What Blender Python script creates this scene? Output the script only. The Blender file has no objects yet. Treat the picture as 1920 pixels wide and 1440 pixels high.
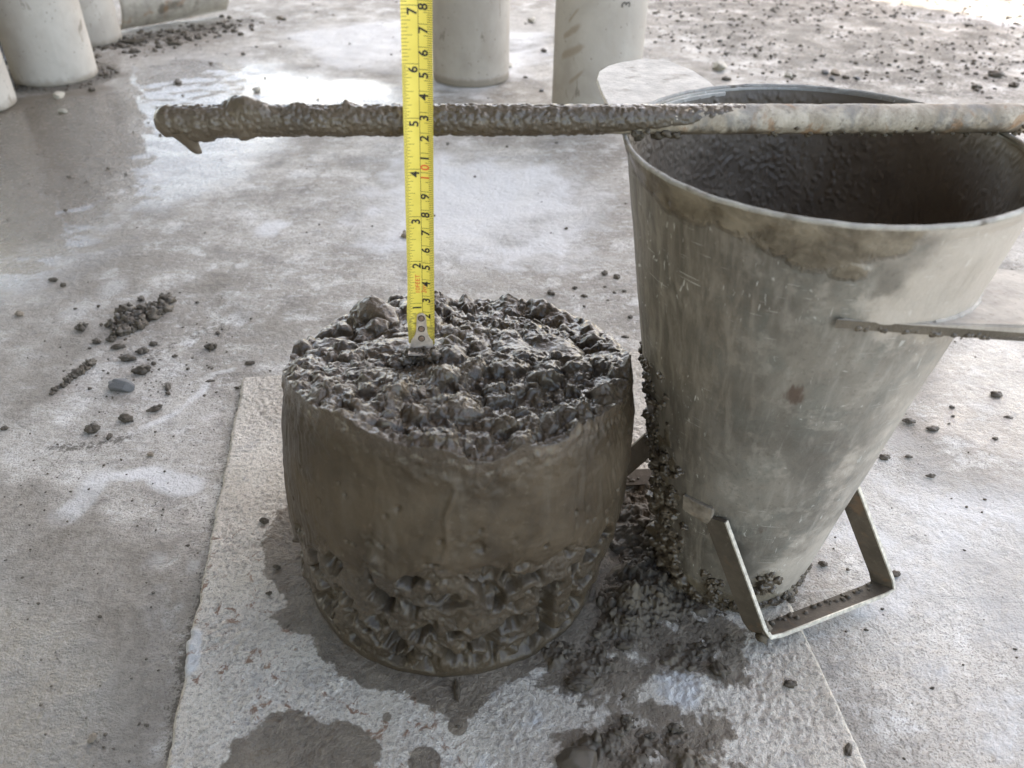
import bpy, bmesh, math, random
import numpy as np
from mathutils import Vector, Matrix
R = math.radians
PI = math.pi
SC = bpy.context.scene
COL = SC.collection

# ------------------------------------------------------------------ camera
cd = bpy.data.cameras.new('camera')
cam = bpy.data.objects.new('camera', cd); COL.objects.link(cam)
right = Vector((0.99992994, 0.00690785, 0.00961197))
up = Vector((-0.01183674, 0.58355316, 0.81198867))
fw = Vector((0.0, 0.81204556, -0.58359405))
M = Matrix((right, up, -fw)).transposed().to_4x4()
M.translation = Vector((0.0512, -0.39254, 0.43936))
cam.matrix_world = M
cd.sensor_width = 36.0
cd.lens = 1527.38 / 1920 * 36
cd.clip_start = 0.01
cd.clip_end = 500
cd.dof.use_dof = True
cd.dof.focus_distance = 0.56
cd.dof.aperture_fstop = 11.0
SC.camera = cam

# ------------------------------------------------------------------ light
SUN_EL, SUN_AZ = R(56), R(66)           # azimuth counted from +X towards +Y
w = bpy.data.worlds.new('World'); SC.world = w; w.use_nodes = True
nt = w.node_tree
bg = nt.nodes['Background']
sky = nt.nodes.new('ShaderNodeTexSky'); sky.sky_type = 'NISHITA'
sky.sun_disc = False
sky.sun_elevation = SUN_EL
sky.sun_rotation = PI / 2 - SUN_AZ
sky.air_density = 1.0; sky.dust_density = 1.6; sky.ozone_density = 1.0
tint = nt.nodes.new('ShaderNodeMix'); tint.data_type = 'RGBA'; tint.blend_type = 'MULTIPLY'; tint.inputs[0].default_value = 1
tint.inputs[7].default_value = (1.0, .845, .69, 1)          # the camera's white balance for open shade
nt.links.new(sky.outputs[0], tint.inputs[6]); nt.links.new(tint.outputs[2], bg.inputs[0]); bg.inputs[1].default_value = 0.15
sd = bpy.data.lights.new('sun', 'SUN'); sd.energy = 2.0; sd.angle = R(0.5)
sd.color = (1.0, 0.91, 0.78)
sun = bpy.data.objects.new('sun', sd); COL.objects.link(sun)
sdir = Vector((math.cos(SUN_EL) * math.cos(SUN_AZ), math.cos(SUN_EL) * math.sin(SUN_AZ), math.sin(SUN_EL)))
sun.rotation_euler = sdir.to_track_quat('Z', 'Y').to_euler()
sun.location = sdir * 3
SC.view_settings.view_transform = 'Standard'
SC.view_settings.look = 'None'
SC.view_settings.gamma = 1.0
SC.view_settings.exposure = 2.85

# ------------------------------------------------------------------ noise in numpy
rng = np.random.RandomState(7)
PERM = rng.permutation(256).astype(np.int32); PERM = np.concatenate([PERM, PERM, PERM])
GR = rng.normal(size=(256, 3)).astype(np.float32); GR /= np.linalg.norm(GR, axis=1)[:, None]
RND = rng.rand(256, 4).astype(np.float32)

def noise(P, f=1.0, off=0.0):
    P = np.asarray(P, np.float32) * f + np.float32(off)
    i = np.floor(P).astype(np.int32); t = P - i; i &= 255
    u = t * t * t * (t * (t * 6 - 15) + 10)
    out = 0
    for dx in (0, 1):
        a = PERM[i[:, 0] + dx]
        wx = u[:, 0] if dx else 1 - u[:, 0]
        for dy in (0, 1):
            b = PERM[a + i[:, 1] + dy]
            wy = u[:, 1] if dy else 1 - u[:, 1]
            for dz in (0, 1):
                g = GR[PERM[b + i[:, 2] + dz]]
                wz = u[:, 2] if dz else 1 - u[:, 2]
                out = out + wx * wy * wz * (g[:, 0] * (t[:, 0] - dx) + g[:, 1] * (t[:, 1] - dy) + g[:, 2] * (t[:, 2] - dz))
    return out * 1.5

def fbm(P, f, n=4, off=0.0, g=0.5):
    s, a = 0, 1.0
    for k in range(n):
        s = s + a * noise(P, f * 2 ** k, off + 11.3 * k); a *= g
    return s

def worley2(u, v, f, off=0):
    "distance to the nearest jittered point, and a random number of that cell"
    U = u * f + 100; V = v * f + 100
    iu = np.floor(U).astype(np.int32); iv = np.floor(V).astype(np.int32)
    best = np.full(U.shape, 9.0, np.float32); rid = np.zeros(U.shape, np.float32)
    for dx in (-1, 0, 1):
        for dy in (-1, 0, 1):
            h = PERM[(PERM[(iu + dx + off) & 255] + iv + dy) & 255]
            d = np.hypot(iu + dx + RND[h, 0] - U, iv + dy + RND[h, 1] - V)
            m = d < best
            best = np.where(m, d, best); rid = np.where(m, RND[h, 2], rid)
    return best, rid

def sstep(a, b, x):
    t = np.clip((x - a) / (b - a), 0, 1); return t * t * (3 - 2 * t)

def poly_sdf(X, Y, poly):
    "signed distance, positive inside"
    p = np.array(poly); n = len(p); d = np.full(X.shape, 1e9); ins = np.zeros(X.shape, bool)
    for k in range(n):
        a, b = p[k], p[(k + 1) % n]
        ab = b - a
        t = np.clip(((X - a[0]) * ab[0] + (Y - a[1]) * ab[1]) / max(ab @ ab, 1e-12), 0, 1)
        d = np.minimum(d, np.hypot(X - a[0] - ab[0] * t, Y - a[1] - ab[1] * t))
        c = ((a[1] > Y) != (b[1] > Y))
        with np.errstate(divide='ignore', invalid='ignore'):
            xi = a[0] + (Y - a[1]) / (b[1] - a[1] + 1e-15) * ab[0]
        ins ^= c & (X < xi)
    return np.where(ins, d, -d)

def line_dist(X, Y, pts):
    p = np.array(pts); d = np.full(X.shape, 1e9)
    for a, b in zip(p[:-1], p[1:]):
        ab = b - a
        t = np.clip(((X - a[0]) * ab[0] + (Y - a[1]) * ab[1]) / max(ab @ ab, 1e-12), 0, 1)
        d = np.minimum(d, np.hypot(X - a[0] - ab[0] * t, Y - a[1] - ab[1] * t))
    return d

# ------------------------------------------------------------------ mesh helpers
def mesh_np(name, V, F, smooth=True, attrs=None):
    "V (n,3), F (m,3|4) numpy -> mesh"
    me = bpy.data.meshes.new(name)
    V = np.ascontiguousarray(V, np.float32); F = np.ascontiguousarray(F, np.int32)
    k = F.shape[1]
    me.vertices.add(len(V)); me.vertices.foreach_set('co', V.ravel())
    me.loops.add(F.size); me.loops.foreach_set('vertex_index', F.ravel())
    me.polygons.add(len(F))
    me.polygons.foreach_set('loop_start', np.arange(0, F.size, k, dtype=np.int32))
    me.polygons.foreach_set('loop_total', np.full(len(F), k, np.int32))
    me.update(calc_edges=True)
    if smooth: me.shade_smooth()
    for n, a in (attrs or {}).items():
        at = me.attributes.new(n, 'FLOAT', 'POINT'); at.data.foreach_set('value', np.ascontiguousarray(a, np.float32).ravel())
    return me

def grid_faces(nr, nc, wrap=False):
    i = np.arange(nr - 1)[:, None]; j = np.arange(nc if wrap else nc - 1)[None, :]
    a = i * nc + j; b = i * nc + (j + 1) % nc
    return np.stack([a, b, b + nc, a + nc], -1).reshape(-1, 4)

def link(name, me, mat, parent=None):
    o = bpy.data.objects.new(name, me); COL.objects.link(o)
    if mat is not None and not me.materials: me.materials.append(mat)
    if parent is not None: o.parent = parent
    return o

def bm_obj(name, bm, mat, parent=None, smooth=False):
    bmesh.ops.recalc_face_normals(bm, faces=bm.faces)
    me = bpy.data.meshes.new(name); bm.to_mesh(me); bm.free()
    if smooth: me.shade_smooth()
    return link(name, me, mat, parent)

def empty(name, loc=(0, 0, 0)):
    o = bpy.data.objects.new(name, None); COL.objects.link(o); o.location = loc
    o.empty_display_size = 0.02
    return o

def tag(o, label=None, cat=None, group=None, kind=None):
    if label: o['label'] = label
    if cat: o['category'] = cat
    if group: o['group'] = group
    if kind: o['kind'] = kind
    return o

# ------------------------------------------------------------------ node helpers
class NT:
    def __init__(s, name):
        s.m = bpy.data.materials.new(name); s.m.use_nodes = True
        s.t = s.m.node_tree; s.b = s.t.nodes['Principled BSDF']
        s.co = s.n('ShaderNodeTexCoord').outputs['Object']
    def n(s, typ, **kw):
        x = s.t.nodes.new(typ)
        for k, v in kw.items(): setattr(x, k, v)
        return x
    def put(s, sock, v):
        if isinstance(v, bpy.types.NodeSocket): s.t.links.new(v, sock)
        elif v is not None:
            if sock.type == 'RGBA' and not isinstance(v, (int, float)) and len(v) == 3: v = (*v, 1)
            sock.default_value = v
    def math(s, op, a, b=None, c=None, clamp=False):
        x = s.n('ShaderNodeMath', operation=op, use_clamp=clamp)
        for k, v in enumerate((a, b, c)):
            if v is not None: s.put(x.inputs[k], v)
        return x.outputs[0]
    def noise(s, scale, detail=4, rough=0.55, dist=0.0, co=None, out=0):
        x = s.n('ShaderNodeTexNoise')
        s.put(x.inputs['Vector'], co or s.co)
        x.inputs['Scale'].default_value = scale; x.inputs['Detail'].default_value = detail
        x.inputs['Roughness'].default_value = rough; x.inputs['Distortion'].default_value = dist
        return x.outputs[out]
    def voro(s, scale, feature='F1', co=None, out='Distance', rnd=1.0):
        x = s.n('ShaderNodeTexVoronoi', feature=feature)
        s.put(x.inputs['Vector'], co or s.co); x.inputs['Scale'].default_value = scale
        x.inputs['Randomness'].default_value = rnd
        return x.outputs[out]
    def map(s, v, a, b, c=0.0, d=1.0):
        x = s.n('ShaderNodeMapRange', interpolation_type='SMOOTHSTEP')
        s.put(x.inputs[0], v)
        for k, q in zip((1, 2, 3, 4), (a, b, c, d)): s.put(x.inputs[k], q)
        return x.outputs[0]
    def mix(s, f, a, b):
        x = s.n('ShaderNodeMix', data_type='RGBA')
        s.put(x.inputs[0], f); s.put(x.inputs[6], a); s.put(x.inputs[7], b)
        return x.outputs[2]
    def mixf(s, f, a, b):
        x = s.n('ShaderNodeMix', data_type='FLOAT')
        s.put(x.inputs[0], f); s.put(x.inputs[2], a); s.put(x.inputs[3], b)
        return x.outputs[0]
    def attr(s, name):
        return s.n('ShaderNodeAttribute', attribute_name=name).outputs['Fac']
    def scaled(s, v):
        x = s.n('ShaderNodeMapping'); s.put(x.inputs[0], s.co); x.inputs[3].default_value = v
        return x.outputs[0]
    def bump(s, h, strength, dist, prev=None):
        x = s.n('ShaderNodeBump'); s.put(x.inputs['Height'], h)
        s.put(x.inputs['Strength'], strength); x.inputs['Distance'].default_value = dist
        if prev is not None: s.put(x.inputs['Normal'], prev)
        return x.outputs[0]
    def fin(s, col=None, rough=None, normal=None, metal=None, spec=None, coat=None, coat_rough=None):
        for k, v in (('Base Color', col), ('Roughness', rough), ('Normal', normal), ('Metallic', metal),
                     ('Specular IOR Level', spec), ('Coat Weight', coat), ('Coat Roughness', coat_rough)):
            if v is not None: s.put(s.b.inputs[k], v)
        return s.m

def mat_mud(name='wet_mud', col=(0.082, 0.063, 0.041), wet=0.5):
    s = NT(name)
    n1 = s.noise(35, 5); n2 = s.noise(300, 4)
    c = s.mix(s.map(n1, .3, .7), tuple(x * .78 for x in col), tuple(x * 1.22 for x in col))
    c = s.mix(s.map(n2, .62, .75), c, tuple(x * 1.5 for x in col))
    rg = s.mixf(s.map(s.noise(60, 3), .35, .65), .24 + .3 * (1 - wet), .42 + .35 * (1 - wet))
    b = s.bump(s.noise(450, 5, .6), .55, .0012)
    b = s.bump(s.noise(1500, 2), .3, .0004, b)
    return s.fin(c, rg, b, spec=.5 * wet + .2, coat=wet * .8, coat_rough=.15)

def mat_slump():
    s = NT('fresh_concrete')
    sm = s.attr('smooth')
    n1 = s.noise(28, 5, .6, .4); n2 = s.noise(260, 4)
    c = s.mix(s.map(n1, .3, .7), (.040, .0285, .0165), (.078, .0575, .035))
    top = s.attr('top'); c = s.mix(s.math('MULTIPLY', top, .6), c, s.mix(s.map(n1, .3, .7), (.054, .036, .0195), (.100, .071, .041)))
    c = s.mix(s.math('MULTIPLY', s.map(n2, .6, .72), .6), c, (.11, .092, .068))
    # faint vertical smears on the moulded side
    st = s.noise(1.0, 4, .6, .3, co=s.scaled((90, 90, 14)))
    c = s.mix(s.math('MULTIPLY', s.map(st, .5, .75), s.math('MULTIPLY', sm, .5)), c, (.105, .087, .064))
    c = s.mix(s.math('MULTIPLY', s.map(st, .46, .25), s.math('MULTIPLY', sm, .4)), c, (.040, .031, .022))
    rg = s.mixf(sm, s.mixf(s.map(s.noise(70, 4), .38, .62), .13, .32), s.mixf(s.map(n1, .35, .65), .40, .56))
    big = s.bump(s.noise(420, 5, .62), s.mixf(sm, s.mixf(top, .4, .55), .16), .0016)
    b = s.bump(s.noise(1000, 4, .7), s.mixf(sm, .8, .25), .0010, big)
    rg = s.mixf(top, s.mixf(sm, s.mixf(n2, .28, .5), rg), rg)
    return s.fin(c, rg, b, spec=s.mixf(sm, .45, .35), coat=s.mixf(top, s.mixf(sm, .32, .05), .55), coat_rough=s.mixf(s.map(s.noise(120, 3), .4, .6), .04, .12))

def mat_floor():
    s = NT('yard_concrete')
    wet, brown, pale, damp, dirt_shade = (s.attr(k) for k in ('wet', 'brown', 'pale', 'damp', 'dirt_shade'))
    n0 = s.noise(4.5, 6, .62, .3); n1 = s.noise(22, 6, .65); n2 = s.noise(160, 5, .65); n3 = s.noise(700, 3, .6)
    c = s.mix(s.map(n0, .34, .66), (.265, .240, .202), (.50, .468, .415))
    c = s.mix(s.math('MULTIPLY', s.map(n1, .50, .68), .7), c, (.27, .25, .22))
    c = s.mix(s.math('MULTIPLY', s.map(n1, .47, .33), .65), c, (.64, .625, .59))
    sc = s.noise(1, 5, .7, .3, co=s.scaled((30, 95, 60)))
    c = s.mix(s.math('MULTIPLY', s.map(sc, .54, .66), .5), c, (.25, .24, .225))
    c = s.mix(s.math('MULTIPLY', s.map(sc, .44, .34), .45), c, (.66, .65, .63))
    c = s.mix(s.math('MULTIPLY', s.map(n2, .54, .68), .65), c, (.22, .20, .175))
    c = s.mix(s.math('MULTIPLY', s.map(n2, .45, .33), .45), c, (.66, .645, .61))
    c = s.mix(s.math('MULTIPLY', s.map(n3, .53, .63), .75), c, (.15, .135, .115))
    # dried white laitance, scraped marks and painted sunlight
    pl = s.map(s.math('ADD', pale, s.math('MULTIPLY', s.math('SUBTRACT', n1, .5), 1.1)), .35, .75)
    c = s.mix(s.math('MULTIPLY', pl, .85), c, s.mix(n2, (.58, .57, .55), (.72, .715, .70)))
    # damp and muddy film
    dm = s.map(s.math('ADD', damp, s.math('MULTIPLY', s.math('SUBTRACT', n1, .5), .9)), .2, .8)
    c = s.mix(s.math('MULTIPLY', dm, .82), c, s.mix(s.map(n2, .3, .7), (.145, .125, .098), (.27, .245, .205)))
    br = s.map(s.math('ADD', brown, s.math('MULTIPLY', s.math('SUBTRACT', n1, .5), .7)), .2, .8)
    c = s.mix(s.math('MULTIPLY', br, .95), c, s.mix(s.map(n2, .3, .7), (.095, .074, .051), (.165, .134, .097)))
    dt = s.map(s.math('ADD', s.math('ADD', dirt_shade, s.math('MULTIPLY', s.math('SUBTRACT', n2, .5), 1.6)), s.math('MULTIPLY', s.math('SUBTRACT', n3, .5), 1.2)), .45, .7)
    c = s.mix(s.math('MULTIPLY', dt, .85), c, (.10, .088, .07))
    # sparse dark specks and crumbs of grit
    sp = s.math('MULTIPLY', s.map(s.math('ADD', s.voro(110), s.math('MULTIPLY', n3, .35)), .30, .20), s.map(s.noise(14, 4), .46, .6))
    c = s.mix(s.math('MULTIPLY', sp, .8), c, (.09, .08, .065))
    # hairline scratches
    wt = s.map(s.math('ADD', wet, s.math('MULTIPLY', s.math('SUBTRACT', n1, .5), 1.0)), .15, .9)
    c = s.mix(s.math('MULTIPLY', wt, .45), c, s.mix(.5, c, (.16, .145, .125)))
    rdry = s.mixf(s.map(n1, .35, .65), .55, .8)
    rwet = s.mixf(s.map(n2, .35, .65), .12, .30)
    rg = s.mixf(wt, rdry, rwet)
    s.put(s.b.inputs['Coat Weight'], s.math('MULTIPLY', wt, .42)); s.b.inputs['Coat Roughness'].default_value = .08
    h = s.math('ADD', s.math('MULTIPLY', n2, 1.0), s.math('MULTIPLY', n3, .35))
    b = s.bump(h, s.mixf(wt, .9, 1.0), .003)
    b = s.bump(s.noise(38, 4, .6), s.mixf(wt, .35, .12), .004, b)
    b = s.bump(sp, .6, .002, b)
    return s.fin(c, rg, b, spec=s.mixf(wt, .35, .6))

def mat_plate():
    s = NT('crusted_plate')
    wet, rust, chalk, edge = (s.attr(k) for k in ('wet', 'rust', 'chalk', 'edge'))
    n0 = s.noise(14, 6, .62); n1 = s.noise(70, 5, .65); n2 = s.noise(330, 5, .65); n3 = s.noise(1100, 3, .6)
    c = s.mix(s.map(n0, .32, .68), (.62, .56, .47), (.80, .74, .645))
    c = s.mix(s.math('MULTIPLY', s.map(n1, .52, .70), .5), c, (.43, .40, .355))
    c = s.mix(s.math('MULTIPLY', s.map(n2, .50, .64), .75), c, (.33, .305, .265))
    c = s.mix(s.math('MULTIPLY', s.map(n3, .54, .66), .6), c, (.22, .20, .17))
    c = s.mix(s.math('MULTIPLY', s.map(n2, .46, .34), .5), c, (.78, .76, .71))
    c = s.mix(s.math('MULTIPLY', s.map(s.math('ADD', chalk, s.math('MULTIPLY', s.math('SUBTRACT', n1, .5), 1.2)), .4, .8), .8), c, (.70, .70, .69))
    gr = s.map(s.noise(26, 5, .65), .58, .72)
    c = s.mix(s.math('MULTIPLY', gr, .4), c, (.36, .365, .37))
    rs = s.math('MULTIPLY', s.map(s.noise(110, 5, .7, .8), .54, .62), s.map(s.noise(28, 3), .46, .57))
    rs = s.math('MULTIPLY', s.math('MULTIPLY', rs, rust), .75)
    c = s.mix(s.math('MULTIPLY', rs, .9), c, s.mix(n2, (.15, .075, .04), (.33, .185, .105)))
    wt = s.map(s.math('ADD', wet, s.math('MULTIPLY', s.math('SUBTRACT', n2, .5), .8)), .3, .7)
    c = s.mix(s.math('MULTIPLY', wt, .88), c, s.mix(s.map(s.math('MULTIPLY_ADD', n2, .5, s.math('MULTIPLY', n1, .5)), .35, .65), (.108, .081, .052), (.25, .205, .15)))
    rg = s.mixf(wt, s.mixf(n1, .65, .9), s.mixf(s.map(n2, .4, .6), .38, .6))
    h = s.math('ADD', s.math('ADD', s.math('MULTIPLY', n1, .9), n2), s.math('MULTIPLY', n3, .5))
    b = s.bump(h, 1.0, .0034)
    return s.fin(c, rg, b, spec=s.mixf(wt, .25, .3))

def mat_cone():
    s = NT('galvanised_sheet')
    film_shade, stain, rust, pale = (s.attr(k) for k in ('film_shade', 'stain', 'rust', 'pale'))
    n0 = s.noise(16, 5, .6, .3); n1 = s.noise(60, 5, .65); n2 = s.noise(400, 4, .6)
    streak = s.noise(1.0, 5, .65, .4, co=s.scaled((160, 160, 18)))
    c = s.mix(s.map(n0, .32, .68), (.155, .144, .122), (.305, .285, .245))
    c = s.mix(s.math('MULTIPLY', s.map(s.noise(45, 4), .45, .65), .4), c, (.20, .21, .188))
    c = s.mix(s.math('MULTIPLY', s.map(n1, .52, .66), .45), c, (.45, .42, .37))
    c = s.mix(s.math('MULTIPLY', s.map(n2, .56, .68), .4), c, (.15, .135, .11))
    c = s.mix(s.math('MULTIPLY', s.map(streak, .48, .72), .4), c, (.44, .425, .385))
    pl = s.map(s.math('ADD', pale, s.math('MULTIPLY', s.math('SUBTRACT', n1, .5), 1.2)), .25, .85)
    c = s.mix(s.math('MULTIPLY', pl, .8), c, s.mix(n2, (.40, .35, .295), (.50, .45, .385)))
    fl = s.map(s.math('ADD', film_shade, s.math('MULTIPLY', s.math('SUBTRACT', streak, .5), 1.1)), .2, .9)
    c = s.mix(s.math('MULTIPLY', fl, .8), c, s.mix(s.map(streak, .35, .65), (.075, .062, .046), (.20, .175, .14)))
    rs = s.map(s.math('ADD', rust, s.math('MULTIPLY', s.math('SUBTRACT', s.noise(1, 4, .65, .3, co=s.scaled((320, 320, 70))), .5), 1.5)), .35, .85)
    c = s.mix(s.math('MULTIPLY', rs, .75), c, (.10, .06, .042))
    n4 = s.noise(34, 5, .65, .6)
    st = s.map(s.math('ADD', s.math('ADD', stain, s.math('MULTIPLY', s.math('SUBTRACT', n1, .5), .9)), s.math('MULTIPLY', s.math('SUBTRACT', n4, .5), 1.1)), .35, .75)
    c = s.mix(s.math('MULTIPLY', st, .9), c, s.mix(s.map(s.math('MULTIPLY_ADD', n4, .5, s.math('MULTIPLY', n1, .5)), .38, .62), (.075, .058, .036), (.23, .195, .14)))
    # hairline scratches in several directions
    scr = None
    for k, (a, sc) in enumerate(((.5, (900, 40, 130)), (-.7, (70, 800, 150)), (1.3, (60, 60, 1400)))):
        mp = s.n('ShaderNodeMapping'); s.put(mp.inputs[0], s.co); mp.inputs[2].default_value = (a, a * .6, a * .3); mp.inputs[3].default_value = sc
        x = s.map(s.noise(1.0, 2, .5, .1, co=mp.outputs[0]), .685, .745)
        scr = x if scr is None else s.math('MAXIMUM', scr, x)
    scr = s.math('MULTIPLY', scr, s.map(s.noise(22, 3), .42, .55))
    scr = s.math('MULTIPLY', scr, s.math('SUBTRACT', 1.0, st))
    c = s.mix(s.math('MULTIPLY', scr, .7), c, (.62, .62, .58))
    rg = s.mixf(st, s.mixf(s.map(n1, .3, .7), .40, .62), s.mixf(s.map(n4, .4, .6), .3, .6))
    mt = s.math('MULTIPLY', s.math('SUBTRACT', 1.0, s.math('MAXIMUM', s.math('MAXIMUM', st, pl), s.math('MULTIPLY', fl, .8))), .5)
    b = s.bump(n2, .35, .0007)
    b = s.bump(s.noise(90, 4), .4, .0012, b)
    b = s.bump(s.math('MULTIPLY', st, s.math('ADD', n4, n1)), .6, .0025, b)
    return s.fin(c, rg, b, metal=mt)

def mat_lining():
    s = NT('mud_film')
    n1 = s.noise(30, 4); n2 = s.noise(420, 4)
    c = s.mix(s.map(n1, .3, .7), (.100, .079, .058), (.145, .117, .086))
    b = s.bump(n2, .22, .0008)
    return s.fin(c, s.mixf(s.map(n1, .3, .7), .4, .62), b, spec=.45)

def mat_pale_metal(name, base=(.50, .46, .40), dark=(.20, .175, .14), rust=.25, sc=60):
    s = NT(name)
    n1 = s.noise(sc, 5, .65); n2 = s.noise(sc * 5, 4, .6); n3 = s.noise(sc * .4, 4, .6)
    c = s.mix(s.map(n1, .3, .7), tuple(x * .8 for x in base), tuple(x * 1.2 for x in base))
    c = s.mix(s.map(n3, .56, .70), c, s.mix(n2, tuple(x * .8 for x in dark), dark))
    c = s.mix(s.math('MULTIPLY', s.map(s.noise(sc * .7, 4, .6, .5), .57, .70), rust), c, (.26, .13, .055))
    c = s.mix(s.math('MULTIPLY', s.map(n2, .58, .72), .5), c, (.16, .14, .11))
    b = s.bump(n1, .5, .0012); b = s.bump(n2, .5, .0006, b)
    return s.fin(c, .68, b, spec=.35)

def mat_rod():
    s = NT('cement_caked_rod')
    n1 = s.noise(70, 5, .65, .4); n2 = s.noise(330, 4, .6); n3 = s.noise(38, 5, .65, .5)
    c = s.mix(s.map(n1, .36, .64), (.30, .255, .195), (.50, .445, .365))
    c = s.mix(s.math('MULTIPLY', s.map(n3, .50, .62), .75), c, (.215, .205, .19))
    c = s.mix(s.math('MULTIPLY', s.map(s.noise(50, 5, .7, .8), .54, .66), .7), c, (.30, .165, .075))
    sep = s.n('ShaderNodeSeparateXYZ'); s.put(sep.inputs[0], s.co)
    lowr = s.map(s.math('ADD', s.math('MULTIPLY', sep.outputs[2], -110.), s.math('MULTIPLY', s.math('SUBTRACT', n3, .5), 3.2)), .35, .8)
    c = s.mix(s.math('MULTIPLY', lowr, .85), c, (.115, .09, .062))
    c = s.mix(s.math('MULTIPLY', s.map(n2, .56, .68), .55), c, (.15, .125, .095))
    b = s.bump(n1, .7, .0016); b = s.bump(n2, .6, .0008, b)
    return s.fin(c, .68, b, spec=.35)

def mat_plain(name, col, rough=.5, metal=0.0, var=.15, sc=200):
    s = NT(name)
    n = s.noise(sc, 4)
    c = s.mix(s.map(n, .3, .7), tuple(x * (1 - var) for x in col), tuple(x * (1 + var) for x in col))
    return s.fin(c, rough, s.bump(n, .15, .0004), metal=metal)

def mat_cylinder(k):
    s = NT('cast_concrete')
    off = s.n('ShaderNodeVectorMath', operation='ADD'); s.put(off.inputs[0], s.co); off.inputs[1].default_value = (k * 3.1, k, k * 1.7)
    s.co = off.outputs[0]
    n0 = s.noise(9, 5, .6, .4); n1 = s.noise(60, 5, .65); n2 = s.noise(350, 4)
    c = s.mix(s.map(n0, .3, .7), (.345, .312, .27), (.455, .42, .372))
    c = s.mix(s.math('MULTIPLY', s.map(n1, .52, .7), .35), c, (.36, .325, .28))
    vs = s.noise(1, 4, .6, .2, co=s.scaled((35, 35, 4)))
    c = s.mix(s.math('MULTIPLY', s.map(vs, .55, .72), .5), c, (.36, .32, .27))
    c = s.mix(s.math('MULTIPLY', s.map(s.noise(1, 5, .65, .5, co=s.scaled((60, 60, 18))), .63, .68), .8), c, (.19, .165, .13))
    pit = s.math('MULTIPLY', s.map(s.voro(110), .18, .10), s.map(s.noise(30, 2), .45, .6))
    c = s.mix(s.math('MULTIPLY', pit, .8), c, (.13, .115, .095))
    sm = s.map(s.math('ADD', s.attr('smear'), s.math('MULTIPLY', s.math('SUBTRACT', n1, .5), .8)), .3, .9)
    c = s.mix(s.math('MULTIPLY', sm, .75), c, s.mix(n2, (.24, .19, .135), (.33, .28, .21)))
    low = s.map(s.math('ADD', s.attr('low'), s.math('MULTIPLY', s.math('SUBTRACT', n1, .5), .8)), .35, .8)
    c = s.mix(s.math('MULTIPLY', low, .7), c, (.20, .17, .13))
    b = s.bump(s.math('SUBTRACT', n1, pit), .4, .0015)
    return s.fin(c, .7, s.bump(n2, .3, .0006, b), spec=.35)

def mat_stone(name, col):
    s = NT(name)
    n1 = s.noise(90, 5, .65); n2 = s.noise(500, 3)
    c = s.mix(s.map(n1, .3, .7), tuple(x * .6 for x in col), tuple(x * 1.3 for x in col))
    c = s.mix(s.map(n2, .6, .7), c, tuple(x * 1.8 for x in col))
    return s.fin(c, .5, s.bump(n1, .5, .0015), spec=.4)

MUD = mat_mud()
MUDDRY = mat_mud('half_dry_mud', (.105, .087, .064), .12)
CLOD = mat_mud('clod_mud', (.085, .069, .050), .25)
LIN = mat_lining()

# ------------------------------------------------------------------ unseen shed roof that shades the yard, outline shaped for the light
def build_unseen_roof():
    H = 3.6
    # plan outline, counter-clockwise: open close by at the right, further off at the back
    pl = [(-30, -25), (-3.5, -25), (.45, -2.2), (1.2, 0), (2.9, 3.4), (1.05, 5.25), (-30, 5.25)]
    bm = bmesh.new()
    f = bm.faces.new([bm.verts.new((x, y, H)) for x, y in pl])
    g = bmesh.ops.extrude_face_region(bm, geom=[f])
    for v in g['geom']:
        if isinstance(v, bmesh.types.BMVert): v.co.z += .08
    o = bm_obj('shed_roof', bm, mat_plain('weathered_roof_sheet', (.16, .15, .14), .7, 0, .2, 3))
    tag(o, kind='structure')
build_unseen_roof()

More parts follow.
